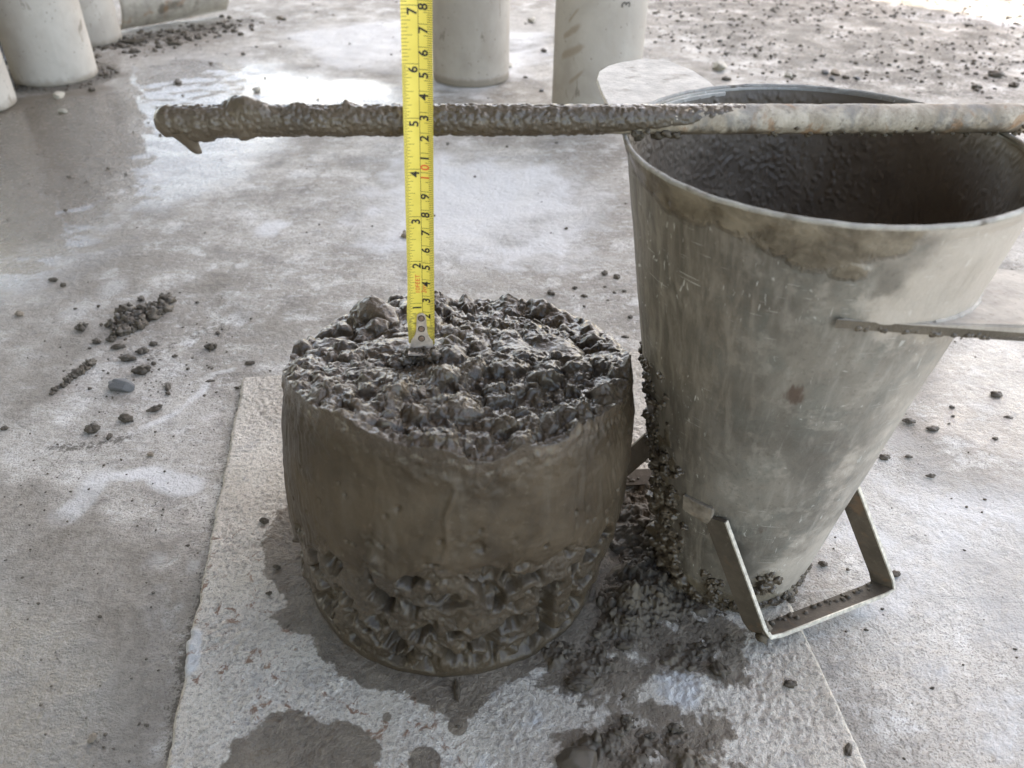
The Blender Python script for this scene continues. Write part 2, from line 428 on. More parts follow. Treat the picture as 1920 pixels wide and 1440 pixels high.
# ------------------------------------------------------------------ floor
POLY = dict(
    wetA=[(-0.8639, 1.0688), (-0.8267, 1.0702), (-0.7108, 1.1571), (-0.6845, 1.4583), (-0.5452, 1.3756), (-0.3801, 1.2809), (-0.2244, 1.2308), (-0.1664, 1.0961), (-0.3152, 0.9856), (-0.3518, 0.7324), (-0.4093, 0.6534), (-0.4537, 0.5994), (-0.4753, 0.4765), (-0.4788, 0.3926), (-0.62, 0.3686), (-1.1, .8)],
    brown=[(-0.95, 1.0688), (-0.7178, 1.1742), (-0.6096, 1.0477), (-0.5203, 0.7909), (-0.4953, 0.6329), (-0.5138, 0.5186), (-0.65, 0.4222)],
    wetB=[(0.4708, 0.3003), (0.579, 0.3228), (0.60, 0.1151), (0.4373, 0.1015), (0.3967, 0.1409), (0.3799, 0.1695)],
    puddleB=[(0.4784, 0.2106), (0.5002, 0.2151), (0.5108, 0.1873), (0.4847, 0.1355), (0.4769, 0.1566), (0.4546, 0.1901)],
    wetC=[(-0.40, 0.03), (-0.3184, 0.0143), (-0.2574, -0.0097), (-0.2026, -0.0624), (-0.1734, -0.1115), (-0.1625, -0.22), (-0.40, -0.22)],
    dampL=[(-0.45, 0.12), (-0.3628, 0.1003), (-0.2891, 0.0704), (-0.2068, 0.0266), (-0.1621, -0.027), (-0.1513, -0.0816), (-0.1385, -0.25), (-0.5, -0.25)],
    dampM=[(-0.3319, 0.4271), (-0.2933, 0.4812), (-0.2437, 0.3923), (-0.1729, 0.3374), (-0.2118, 0.3155), (-0.2616, 0.3354)],
    debris=[(0.25, 2.6), (2.0, 2.3), (1.2759, 1.7068), (0.9913, 1.1415), (0.6828, 1.1625), (0.5238, 1.3402), (0.3694, 1.6607)],
    white=[(-0.1689, 0.8485), (0.1623, 0.8362), (0.1936, 0.5846), (0.1661, 0.4394), (0.0436, 0.4364), (-0.1163, 0.4858), (-0.1838, 0.5741)],
    sunpatch=[(1.0171, 1.8395), (1.1929, 2.0002), (1.4378, 2.0282), (1.2904, 1.7356), (1.2107, 1.76), (1.0751, 1.7821)],  # sunlit patch of floor, painted in as a pale tone
    paleback=[(-0.5032, 1.6163), (-0.2272, 1.8028), (0.1293, 1.6485), (0.1219, 1.4061), (-0.0127, 1.1022), (-0.1669, 1.2708), (-0.3498, 1.3424)])  # paler area of floor at the back
LINES = dict(
    scrape1=[(-0.2706, 0.1558), (-0.2471, 0.1789), (-0.2347, 0.2146), (-0.2347, 0.2387), (-0.2145, 0.248)],
    scrape2=[(-0.289, 0.0517), (-0.2809, 0.0706), (-0.2739, 0.0941), (-0.2426, 0.1024), (-0.203, 0.0872)],
    groove=[(-0.3361, 0.1309), (-0.325, 0.1311), (-0.2914, 0.1367), (-0.277, 0.1462)])
BLOTS = [(-0.1893, -0.0274, .02), (-0.2042, 0.0085, .014), (-0.3959, 0.4129, .03), (-0.4174, 0.3537, .02), (-0.2803, 0.089, .03),
         (-0.2369, 0.3468, .02), (-0.2566, 0.564, .03), (-0.1728, 0.0064, .016), (-0.2757, 0.2939, .02)]

def floor_z(x, y):
    return -.0085 + .0062 * sstep(.05, .26, np.asarray(x, float))

def build_floor():
    gx = np.concatenate([-np.geomspace(60, 1.62, 24), np.linspace(-1.6, 1.8, 620), np.geomspace(1.83, 60, 24)])
    t = np.linspace(0, 1, 600)
    gy = np.concatenate([-np.geomspace(60, .42, 20), -.4 + 3.4 * (.45 * t + .55 * t ** 1.7), np.geomspace(3.05, 80, 24)])
    X, Y = np.meshgrid(gx, gy); x, y = X.ravel(), Y.ravel()
    P = np.stack([x, y, np.zeros_like(x)], -1)
    n1 = fbm(P, 9, 4); n2 = fbm(P, 28, 3, 5.0)
    jit = .03 * n1 + .012 * n2
    inn = lambda k, soft: sstep(-soft, soft, poly_sdf(x, y, POLY[k]) + jit)
    wet = np.maximum.reduce([inn('wetA', .11), inn('wetB', .05) * .62, inn('wetC', .03) * .8])
    brown = inn('brown', .06)
    damp = np.maximum.reduce([inn('dampL', .05) * 1.0, inn('dampM', .03) * .7, inn('wetA', .05) * .55, inn('debris', .15) * .5, .65 * sstep(-.15, -.5, x) * sstep(1.0, .5, y), .45 * sstep(.1, .5, fbm(P, 3.2, 3, 77.))])
    pale = np.maximum.reduce([inn('white', .12) * .75, inn('sunpatch', .06) * 1.2, inn('paleback', .1) * .9])
    pale = np.maximum(pale, sstep(.009, .002, line_dist(x, y, LINES['scrape1']) + .15 * jit) * .62)
    pale = np.maximum(pale, sstep(.02, .002, line_dist(x, y, LINES['scrape2']) + .3 * jit) * .75)
    for bx, by, br in BLOTS:
        pale = np.maximum(pale, sstep(br * 1.15, br * .2, np.hypot((x - bx), (y - by) * .8) + .5 * jit) * .62)
    # general pale tone to the right of the plate
    pale = np.maximum(pale, .45 * sstep(.15, .35, x) * sstep(.25, .0, y) + .25 * sstep(.5, .1, np.abs(y - .3)) * sstep(-.3, 0, x))
    dirt_shade = np.maximum(inn('debris', .12) * .64 * (1 + .8 * n1), 0)
    dirt_shade = np.maximum(dirt_shade, sstep(.05, .01, np.abs(np.hypot(x + .84, y - 1.235) - .09)) * .8)
    dirt_shade = np.maximum(dirt_shade, sstep(.11, .02, line_dist(x, y, [(-.84, 1.5), (-.62, 1.72)])) * .7)
    dirt_shade = np.maximum(dirt_shade, sstep(.03, .0, line_dist(x, y, [(-.30, .27), (-.26, .32), (-.235, .345)])) * .5)
    dirt_shade = np.maximum(dirt_shade, sstep(.012, .002, line_dist(x, y, LINES['groove'])) * .6)
    dirt_shade = np.maximum(dirt_shade, sstep(.011, .002, line_dist(x, y, [(-.2, .222), (-.112, -.32)]) + .25 * jit) * .62)  # contact shade along the plate's left edge, painted in as dirt
    z = floor_z(x, y) + .0016 * n1 + .0008 * n2
    z += .0014 * sstep(.012, .002, line_dist(x, y, LINES['scrape1']))
    z = np.where((np.abs(x - .03) < .2) & (np.abs(y) < .22), floor_z(x, y), z)
    far = sstep(3, 8, np.hypot(x, y)); z = z * (1 - far) - .006 * far
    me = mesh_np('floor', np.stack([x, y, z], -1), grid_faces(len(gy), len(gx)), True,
                 dict(wet=wet, brown=brown, pale=pale, damp=damp, dirt_shade=dirt_shade))
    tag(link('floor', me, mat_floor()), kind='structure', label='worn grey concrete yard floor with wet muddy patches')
build_floor()

# ------------------------------------------------------------------ steel base plate crusted with cement
TL, TR, BR_, BL = (-.1999, .2265), (.2085, .284), (.2720, -.32), (-.1113, -.3217)
STAIN = [(-0.128, 0.0222), (-0.125, 0.05), (-0.10, 0.075), (0.0, .115), (.1, .10), (.135, .0), (.11, -.06), (0.07, -0.083), (0.0501, -0.0960), (0.0345, -0.1126), (.024, -.122), (0.0125, -0.1146), (-0.0114, -0.103), (-0.0311, -0.0990), (-0.0522, -0.0900), (-0.0777, -0.064), (-0.1093, -0.0475), (-0.1, -0.0365), (-0.1173, -0.0147)]
PATCH = [(-0.112, -0.20), (-0.1094, -0.1504), (-0.105, -0.1346), (-0.0909, -0.1177), (-0.0733, -0.1123), (-0.0589, -0.1207), (-0.0335, -0.1237), (-0.0223, -0.1368), (-0.0235, -0.20)]
MUDR = [(0.0668, -0.0691), (0.0948, -0.0544), (0.1225, -0.0185), (0.1588, 0.0321), (0.1761, -0.027), (0.2055, -0.057), (0.1917, -0.0888), (0.1332, -0.082), (0.1233, -0.1114), (0.1767, -0.1142), (0.1731, -0.2), (0.0776, -0.2), (0.0813, -0.1289), (0.1201, -0.1115), (0.0859, -0.0976), (0.0664, -0.0942)]
def plate_uv(u, v):
    a = np.array(TL) * 1.; b = np.array(TR); c = np.array(BR_); d = np.array(BL)
    u = u[..., None]; v = v[..., None]
    return (a * (1 - u) + b * u) * (1 - v) + (d * (1 - u) + c * u) * v
def plate_h(x, y):
    P = np.stack([x, y, np.zeros_like(x)], -1)
    return .0007 * fbm(P, 45, 4, 3.) + .0009 * fbm(P, 240, 2, 9., .7) * np.clip(.75 + 1.3 * noise(P, 22, 5.), .15, 1.6)
def build_plate():
    root = empty('base_plate', (0, 0, 0))
    tag(root, 'square steel base plate crusted with pale dried cement under the concrete mound', 'plate')
    nu, nv = 380, 480
    U, V = np.meshgrid(np.linspace(0, 1, nu), np.linspace(0, 1, nv))
    xy = plate_uv(U, V).reshape(-1, 2); x, y = xy[:, 0], xy[:, 1]; u, v = U.ravel(), V.ravel()
    P = np.stack([x, y, np.zeros_like(x)], -1)
    # ragged left edge
    e = .0012 * fbm(P, 60, 3) * (u < .03) - .0022 * (u < .02) * np.maximum(0, fbm(P, 25, 3, 4.))
    x = x + e
    h = plate_h(x, y)
    ed = np.minimum.reduce([u, 1 - u, v])
    h = h - .0025 * sstep(.006, 0, ed) + .0008 * sstep(.03, .008, 1 - u) * (u > .9)
    jit = .006 * fbm(P, 40, 4) + .003 * fbm(P, 150, 2, 3.)
    wet = sstep(-.0045, .0045, np.maximum(poly_sdf(x, y, STAIN), poly_sdf(x, y, PATCH)) + jit * .8 + .0012 * fbm(P, 400, 2))
    for dx, dy, dr in ((.0218, -.123, .0075), (.0044, -.1459, .011), (-.02, -.118, .003)):
        wet = np.maximum(wet, sstep(dr, dr * .7, np.hypot(x - dx, y - dy) + jit * .2))
    mr = sstep(-.012, .004, poly_sdf(x, y, MUDR) + 1.6 * jit)
    wet = np.maximum(wet, mr * (.78 + .6 * fbm(P, 60, 3, 8.)))
    rust = sstep(.06, .0, x) * sstep(.06, 0, y) * 1.0 + .25
    chalk = sstep(.02, .0, line_dist(x, y, [(.0, -.17), (.05, -.14), (.07, -.115)])) * .5
    chalk = np.maximum(chalk, sstep(.014, .004, line_dist(x, y, [(-.155, -.065), (-.150, -.085)]) ) * 1.1)
    chalk = np.maximum(chalk, sstep(.03, .005, np.hypot(x - .155, y + .095)) * .8)
    h = h + .0025 * sstep(.011, .004, line_dist(x, y, [(-.156, -.065), (-.151, -.082)])) * (1 + fbm(P, 150, 2))
    top = np.stack([x, y, h], -1)
    # rim down to the floor
    per = np.concatenate([np.arange(nu), nu - 1 + nu * np.arange(1, nv), (nv - 1) * nu + np.arange(nu - 2, -1, -1), nu * np.arange(nv - 2, 0, -1)])
    low = top[per].copy(); low[:, 2] = np.minimum(floor_z(low[:, 0], low[:, 1]) + .0002, low[:, 2] - .0015)
    n = len(top); m = len(per)
    Vv = np.concatenate([top, low])
    k = np.arange(m); side = np.stack([per[k], n + k, n + (k + 1) % m, per[(k + 1) % m]], -1)
    ex = lambda a, b=0.0: np.concatenate([a, np.full(m, b)])
    # grid_faces winding gives downward normals here (v runs towards -y): flip
    F = np.concatenate([grid_faces(nv, nu)[:, ::-1], side[:, ::-1]])
    me = mesh_np('slab', Vv, F, True, dict(wet=ex(wet), rust=ex(rust), chalk=ex(chalk, .2), edge=ex(ed < .01)))
    link('slab', me, mat_plate(), root)
    # spilled mud lying on the plate beside the mound
    gx = np.linspace(.03, .27, 330); gy = np.linspace(-.20, .16, 480)
    X, Y = np.meshgrid(gx, gy); x, y = X.ravel(), Y.ravel(); P = np.stack([x, y, np.zeros_like(x)], -1)
    jit = .010 * fbm(P, 30, 4, 2.) + .004 * fbm(P, 140, 2, 6.)
    m = sstep(-.008, .012, poly_sdf(x, y, MUDR) + jit)
    heap = sstep(.034, .004, line_dist(x, y, [(.145, .085), (.145, .03), (.150, -.002), (.135, -.03)])) 
    heap = np.maximum(heap, .5 * sstep(.035, .0, line_dist(x, y, [(.15, .12), (.13, .15)])))
    foot = sstep(.012, .0, np.abs(np.hypot(x - .207, y - .012) - .053)) * .5 * (x < .24)
    l1, r1 = worley2(x + .003 * noise(P, 90), y + .003 * noise(P, 90, 7.), 95)
    l2, r2 = worley2(x, y, 260, 17)
    f1 = fbm(P, 45, 4, 21.)
    l3, r3 = worley2(x + .001 * noise(P, 300), y, 480, 27)
    bumps = .0032 * (1 - l1 ** 2) * r1 ** 3 + .0020 * np.maximum(0, 1 - 1.3 * l2 ** 2) * r2 ** 2 + .0012 * np.maximum(0, 1 - 1.3 * l3 ** 2) * r3 + .0018 * fbm(P, 260, 3, 3., .6)
    z = -.0035 + m * (.0024 + .0026 * f1 + bumps * .6 + .0024 * np.maximum(f1, 0)) + heap * (.007 + .008 * np.maximum(0, f1 + .4) + .5 * bumps) + foot * (.003 + bumps)
    lo = plate_h(x, y)
    F = grid_faces(len(gy), len(gx))
    keep = ((z > lo - .0022)[F]).any(1); F = F[keep]
    used = np.unique(F); re = np.full(len(x), -1); re[used] = np.arange(len(used))
    me = mesh_np('mud_spill', np.stack([x, y, z], -1)[used], re[F], True)
    o = link('mud_spill', me, MUDDRY)
    tag(o, 'crumbly grey-brown mud spilled on the plate between mound and cone', 'mud', kind='stuff')
    rs = np.random.RandomState(21); V0, F0 = ico(2); sh = [lump_vf(700 + k, 2, .7)[0] for k in range(6)]; Vs, Fs, k = [], [], 0
    for _ in range(1700):
        i = rs.randint(len(used)); p = np.array([x[used[i]], y[used[i]], z[used[i]]])
        if m[used[i]] + heap[used[i]] < .35 or p[2] < .0005: continue
        if noise(p[None, :] * np.array([1, 1, 0]), 55, 3.)[0] < rs.uniform(-.35, .2): continue
        r_ = .0005 + .0030 * rs.rand() ** 4 * (1 + .5 * heap[used[i]]); a = rs.uniform(0, 6.28); c, sn = math.cos(a), math.sin(a)
        W = sh[rs.randint(6)] * r_ * np.array([1, rs.uniform(.6, 1), rs.uniform(.5, 1)]); W = np.stack([W[:, 0] * c - W[:, 1] * sn, W[:, 0] * sn + W[:, 1] * c, W[:, 2]], -1)
        Vs.append(W + p); Fs.append(F0 + k); k += len(W)
    o = link('mud_crumbs', mesh_np('mud_crumbs', np.concatenate(Vs), np.concatenate(Fs), True), MUDDRY)
    tag(o, 'loose crumbs of mud lying on the spill between mound and cone', 'mud', kind='stuff')
# ------------------------------------------------------------------ the slumped mound of fresh concrete
def interp_ang(deg, tab):
    t = sorted(tab); xs = np.array([a for a, _ in t]); ys = np.array([b for _, b in t])
    xs = np.concatenate([xs - 360, xs, xs + 360]); ys = np.concatenate([ys, ys, ys])
    # cosine-smoothed
    i = np.searchsorted(xs, deg) - 1; t = (deg - xs[i]) / (xs[i + 1] - xs[i]); t = t * t * (3 - 2 * t)
    return ys[i] * (1 - t) + ys[i + 1] * t
RIM = [(180, .168), (205, .180), (235, .190), (260, .184), (283, .176), (300, .176), (320, .178), (345, .170), (0, .168), (30, .158), (60, .152), (90, .150), (115, .158), (135, .160), (158, .158)]
def ctr(z):
    t = np.clip(z / .16, 0, 1)
    return .0115 + .0085 * t, .010 - .002 * t
def rad(z):
    return np.interp(z, [0, .012, .03, .05, .08, .115, .145, .17, .2], [.1000, .1018, .1050, .1078, .1092, .1085, .1055, .1015, .097])
def build_slump():
    root = empty('concrete_mound', (.0115, .01, 0))
    tag(root, 'slumped mound of wet grey-brown concrete with rough stony top, standing on the plate', 'concrete mound')
    nc, ns, ntp = 960, 210, 190
    th = np.linspace(-PI, PI, nc, endpoint=False); deg = np.degrees(th) % 360
    rim0 = interp_ang(deg, RIM)
    rr = random.Random(5)
    # ---------- height field of the rough top
    def top_base(x, y):
        cx, cy = ctr(.165)
        r = np.hypot(x - cx, y - cy) / .101; a = np.degrees(np.arctan2(y - cy, x - cx)) % 360
        rimz = interp_ang(a, RIM)
        t = np.clip(r, 0, 1) ** 1.6
        return rimz * t + (.1765 - .10 * (y - cy) * .9) * (1 - t)
    lumps = []
    for k in range(620):
        a = rr.uniform(0, 2 * PI); q = math.sqrt(rr.random()) * .103
        s = rr.choice([.0025, .003, .0035, .004, .005, .006, .007, .0085, .010])
        lumps.append((q * math.cos(a), q * math.sin(a), s * rr.uniform(.8, 1.3), rr.uniform(.45, 1.05)))
    # the larger clumps read off the photograph: x, y, radius, rise (relative to the top's centre)
    for X, Y, s, f in ((-.060, .062, .019, .85), (-.040, .074, .011, .8), (-.03, .083, .012, .8), (-.045, .01, .021, .45), (-.012, .004, .015, .5), (.0, -.062, .018, .7), (.022, -.07, .014, .6),
                       (.055, .02, .026, .38), (.03, .015, .022, .35), (-.052, -.03, .02, .4), (-.08, .02, .016, .6), (-.085, -.01, .012, .6), (.03, .09, .016, .6), (.055, .085, .018, .65),
                       (.085, .055, .015, .6), (.07, .07, .013, .6), (.094, -.01, .013, .7), (.09, -.032, .014, .5), (.06, -.06, .017, .4), (-.03, -.055, .016, .5), (.035, -.045, .02, .25), (-.02, .09, .01, .9)):
        lumps.append((X, Y, s, f))
    def top_z(x, y):
        cx, cy = ctr(.165)
        P = np.stack([x, y, np.zeros_like(x)], -1)
        b = top_base(x, y) - .004 * sstep(.103, .07, np.hypot(x - cx, y - cy)) - .001
        wx = x + .0022 * noise(P, 110, 1.) + .0006 * noise(P, 300, 2.); wy = y + .0022 * noise(P, 110, 5.) + .0006 * noise(P, 300, 6.)
        H = b + .0035 * fbm(P, 38, 4, 2.)
        soft = sstep(.25, -.2, fbm(P, 14, 2, 31.) + .25 - 2.2 * np.hypot(x - cx - .02, y - cy + .005))   # pasty areas
        for X, Y, s, f in lumps:
            dx, dy = wx - cx - X, wy - cy - Y
            near = np.abs(dx) < s * 1.3; near &= np.abs(dy) < s * 1.3
            i = np.nonzero(near)[0]
            if not len(i): continue
            q3 = np.stack([x[i], y[i], np.full(len(i), X * 50)], -1); nn = noise(q3, 1.1 / s, 3.) + .6 * noise(q3, 2.6 / s, 7.)
            ca, sa = math.cos(X * 900), math.sin(X * 900); el = 1 + .9 * abs(math.sin(Y * 700)); ax = dx[i] * ca + dy[i] * sa; ay = (dy[i] * ca - dx[i] * sa) * el
            d2 = (ax ** 2 + ay ** 2) / (s * s) * np.maximum(.2, 1 + .62 * nn)
            b0 = b[i].mean()
            dome = b0 + s * (f * np.maximum(0, 1 - d2) ** .42 * (1 + .25 * nn) - .16) + .25 * (b[i] - b0)
            H[i] = np.maximum(H[i], np.where(d2 < 1, dome, -1))
        l1, r1 = worley2(wx, wy, 190, 3)
        H += .0020 * np.sqrt(np.maximum(0, 1 - 2.2 * l1 ** 2)) * (r1 > .45) * r1 * (1 - .8 * soft)
        l2, r2 = worley2(wx, wy, 420, 9)
        H += .0008 * np.sqrt(np.maximum(0, 1 - 2.2 * l2 ** 2)) * (r2 > .5) * r2 * (1 - .7 * soft)
        H += .0007 * fbm(P, 200, 3, 7.) * (1 - .4 * soft)
        return H
    rimr = rad(rim0)
    cx0, cy0 = ctr(rim0)
    ed = np.stack([np.cos(th), np.sin(th), np.zeros(nc)], -1)
    rimj = .0013 * fbm(ed * .1, 40, 3) + .0003 * fbm(ed * .1, 250, 2) - .0030 * np.maximum(0, fbm(ed * .1, 45, 2, 19.) - .1)
    rx = cx0 + (rimr + rimj) * np.cos(th); ry = cy0 + (rimr + rimj) * np.sin(th)
    rim = top_z(rx, ry) * .5 + .5 * (rim0 + .0045 * fbm(ed * .1, 34, 4)) + .0002
    rim += .010 * np.exp(-(((deg - 352 + 180) % 360 - 180) / 2.6) ** 2)           # the torn lip at the right
    rows = []; sm = []
    # ---------- moulded side
    zb = interp_ang(deg, [(270, .104), (240, .097), (215, .078), (190, .040), (120, .02), (60, .02), (350, .050), (325, .082), (300, .098)])
    e3 = np.stack([np.cos(th) * .1, np.sin(th) * .1, 0 * th], -1)
    zb = zb + .010 * fbm(e3, 22, 3, 4.) + .009 * fbm(e3, 70, 2, 14.)
    pits = [(rr.uniform(-PI, PI), rr.uniform(.05, .15), rr.uniform(.0008, .0019)) for _ in range(110)]
    big = [(R(250), .072, .0055), (R(236), .062, .0065), (R(259), .094, .0048), (R(289), .090, .0042), (R(305), .070, .0045), (R(228), .045, .006), (R(322), .05, .005), (R(273), .05, .004), (R(292), .05, .006), (R(253), .03, .008), (R(262), .045, .006), (R(280), .036, .006)]
    tt = np.linspace(0, 1, ns) 
    T2, TH = np.meshgrid(tt, th, indexing='ij')
    Z = T2 * rim[None, :]
    cx, cy = ctr(Z); r = rad(np.minimum(Z, .2))
    rr_, zz_, thf = r.ravel(), Z.ravel(), TH.ravel()
    P = np.stack([np.cos(thf) * .107, np.sin(thf) * .107, zz_], -1)
    arc = thf * .107
    m = sstep(.006, -.004, zz_ - np.tile(zb, ns) + .004 * fbm(P, 70, 2, 3.))          # 1 in the rough lower zone
    d = .0012 * fbm(P, 16, 3, 6.) + .00035 * fbm(P, 90, 3, 1.)
    # trowel / lifting seams running up the face
    thd = np.degrees(thf) % 360
    for a0, slope, wid, amp, z0, z1 in ((268, 60, .8, .0012, .108, .162), (309, 10, .4, -.0006, .10, .15), (312.5, 0, .35, .0004, .10, .165), (246, 60, .4, .0002, .10, .16)):
        ac = a0 + slope * (zz_ - .1) + 2.2 * noise(np.stack([zz_, 0 * zz_ + a0, 0 * zz_], -1), 45)
        q = ((thd - ac + 180) % 360 - 180) / wid
        d += amp * np.exp(-q * q) * sstep(z0 - .008, z0 + .008, zz_) * sstep(z1 + .006, z1 - .006, zz_) * (1 + .5 * noise(P, 160))
    d += .0010 * np.maximum(0, fbm(P, 34, 3, 81.) - .25) - .0007 * np.maximum(0, fbm(P, 48, 3, 85.) - .3)
    dr = noise(np.stack([arc * 1.0 + .3 * zz_, zz_ * .10, 0 * arc], -1), 240, 33.)
    d += .00028 * dr * sstep(.0, .4, noise(P, 22, 35.))
    # streaks where the mould dragged at the left
    lft = sstep(35, 60, np.abs((thd - 270 + 180) % 360 - 180))
    d += lft * .0006 * noise(np.stack([arc + .25 * zz_, zz_ * .12, 0 * arc], -1), 420)
    # rough zone: torn, stony, hollowed between ribs
    wP = P + .004 * np.stack([noise(P, 75, 1.), noise(P, 75, 2.), noise(P, 75, 3.)], -1)
    wa = arc + .5 * zz_ + .004 * noise(P, 80, 4.); wz = zz_ + .003 * noise(P, 80, 8.)
    l1, r1 = worley2(wa, wz * .75, 55, 5); l2, r2 = worley2(wa, wz, 130, 29); l3, r3 = worley2(wa, wz, 320, 41)
    q1 = .010 * noise(P, 38, 61.) + .005 * noise(P, 90, 67.); q2 = .010 * noise(P, 38, 71.) + .005 * noise(P, 90, 77.)
    Q = P * np.array([1, 1, .72]) + np.stack([q1, q2, q1 - q2], -1) + np.stack([.3 * zz_, -.2 * zz_, 0 * zz_], -1)
    hn = noise(Q, 50, 8.) + .50 * noise(Q, 105, 18.)
    hollow = sstep(-.2, .6, hn)                                                   # torn hollows between pasty ribs
    stones = .0046 * np.sqrt(np.maximum(0, 1 - 1.7 * l2 ** 2)) * (r2 > .3) * r2 + .0012 * np.sqrt(np.maximum(0, 1 - 1.9 * l3 ** 2)) * (r3 > .5) + .0016 * fbm(wP, 110, 2)
    rough = -.0012 + .0018 * fbm(wP, 40, 3) + .0008 * fbm(wP, 150, 3) - hollow * .0115 + hollow ** 3 * stones + .0010 * np.exp(-((hn - .0) / .12) ** 2)
    rough += .0022 * np.maximum(0, 1 - 1.3 * l1 ** 2) * r1 * (1 - hollow) + .0009 * fbm(P, 190, 3, 37.)
    lip = sstep(.012, .003, zz_ + .003 * noise(P, 60))                                # pasty foot
    d = d * (1 - m) + m * (rough * (1 - lip) + lip * (.0006 + .0012 * fbm(P, 40, 3)))
    d += .0024 * np.exp(-((zz_ - np.tile(zb, ns) - .003) / .004) ** 2) * np.maximum(0, .3 + fbm(P, 50, 2, 12.)) # turned edge of the smooth skin
    up_ = sstep(.035, .0, zz_ - np.tile(zb, ns)) * (1 - m)
    d -= up_ * .0035 * sstep(.35, .75, fbm(P, 60, 3, 55.)) + up_ * .0012 * np.maximum(0, fbm(P, 110, 2, 57.))
    for a0, z0, s in big:
        q = ((((thf - a0 + PI) % (2 * PI) - PI) * .107) ** 2 * .9 + (zz_ - z0) ** 2) / s ** 2
        i = np.nonzero(q < 3)[0]
        d[i] -= .014 * np.exp(-(q[i] * (1 + .7 * noise(P[i], 200))) ** 2)
    for a0, z0, s in pits:
        q = ((((thf - a0 + PI) % (2 * PI) - PI) * .107) ** 2 + (zz_ - z0) ** 2) / s ** 2
        i = np.nonzero(q < 4)[0]; d[i] -= .0018 * np.exp(-q[i] ** 1.5)
    # approach the jittered rim at the top of the side
    tv = np.repeat(tt, nc); top_in = sstep(.955, 1.0, tv + .015 * fbm(P, 70, 2, 23.))
    d = d * (1 - top_in) + np.tile(rimj, ns) * top_in
    d += (1 - top_in) * sstep(.80, .98, tv) * .0013 * fbm(P, 130, 3, 2.)
    x = cx.ravel() + (rr_ + d) * np.cos(thf); y = cy.ravel() + (rr_ + d) * np.sin(thf)
    z = zz_ + m * sstep(.004, .012, zz_) * (.0022 * noise(P, 90, 91.) + .0008 * noise(P, 220, 93.)); z[:nc] = -.001
    side = np.stack([x, y, z], -1); smo = (1 - m) * (1 - sstep(.9, .985, tv + .03 * fbm(P, 60, 2, 5.)))
    # ---------- rough top, rings inwards
    q = np.linspace(1, 0.004, ntp + 1)[1:]
    ccx, ccy = ctr(.165)
    xx = (ccx + (rx[None, :] - ccx) * q[:, None]).ravel(); yy = (ccy + (ry[None, :] - ccy) * q[:, None]).ravel()
    zt = top_z(xx, yy)
    blend = np.repeat(sstep(.93, 1.0, q), nc); zt = zt * (1 - blend) + np.tile(rim, ntp) * blend
    zt += blend * (1 - blend) * 4 * .0015 * fbm(np.stack([xx, yy, 0 * xx], -1), 200, 2)
    # sideways push so that clumps overhang and crease
    Pt = np.stack([xx, yy, zt], -1)
    fade = np.repeat(sstep(1, .95, q) * sstep(0, .05, q), nc)
    xx = xx + .0016 * fade * fbm(Pt, 110, 2, 3.); yy = yy + .0016 * fade * fbm(Pt, 110, 2, 13.)
    V = np.concatenate([side, np.stack([xx, yy, zt], -1), [[ccx, ccy, zt[-nc:].mean()]]])
    F = grid_faces(ns + ntp, nc, True)
    k = len(V) - 1; last = k - nc + np.arange(nc)
    cap = np.stack([last, np.roll(last, -1), np.full(nc, k), np.full(nc, k)], -1)
    # cap as triangles via degenerate-free separate list: keep quads only by pairing
    cap = np.stack([last[0::2], last[1::2], np.roll(last, -2)[0::2], np.full(nc // 2, k)], -1)
    F = np.concatenate([F, cap])
    me = mesh_np('body', V, F, True, dict(smooth=np.concatenate([smo, np.zeros(len(xx) + 1)]), top=np.concatenate([sstep(.92, .99, tv), np.ones(len(xx) + 1)])))
    link('body', me, mat_slump(), root).matrix_parent_inverse = Matrix.Translation((-.0115, -.01, 0))
    return top_z
TOPZ = build_slump()

# ------------------------------------------------------------------ lumps: clods and stones
_ico = {}
def ico(n):
    if n not in _ico:
        bm = bmesh.new(); bmesh.ops.create_icosphere(bm, subdivisions=n, radius=1)
        V = np.array([v.co[:] for v in bm.verts]); F = np.array([[v.index for v in f.verts] for f in bm.faces]); bm.free()
        _ico[n] = (V, F)
    return _ico[n]
def lump_vf(seed, n=4, rough=.45, facet=0.0):
    V, F = ico(n); rs = np.random.RandomState(seed)
    s = 1 + rough * fbm(V, 1.1, 2, seed * 3.7) + rough * .55 * fbm(V, 3.0, 3, seed * 1.9)
    W = V * s[:, None]
    if facet:
        for _ in range(9):
            nrm = rs.normal(size=3); nrm /= np.linalg.norm(nrm); dd = rs.uniform(.62, .9)
            k = W @ nrm - dd; W = W - np.outer(np.maximum(0, k) * facet, nrm)
    return W, F
def cluster_mesh(name, items, seed, n=3, rough=.55):
    "several lumps pressed together: items = (x, y, z, radius)"
    Vs, Fs, k = [], [], 0
    for j, (x, y, z, r) in enumerate(items):
        W, F = lump_vf(seed + j, n, rough)
        Vs.append(W * np.array([r, r, r * .85]) + np.array([x, y, z])); Fs.append(F + k); k += len(W)
    return mesh_np(name, np.concatenate(Vs), np.concatenate(Fs), True)

build_plate()

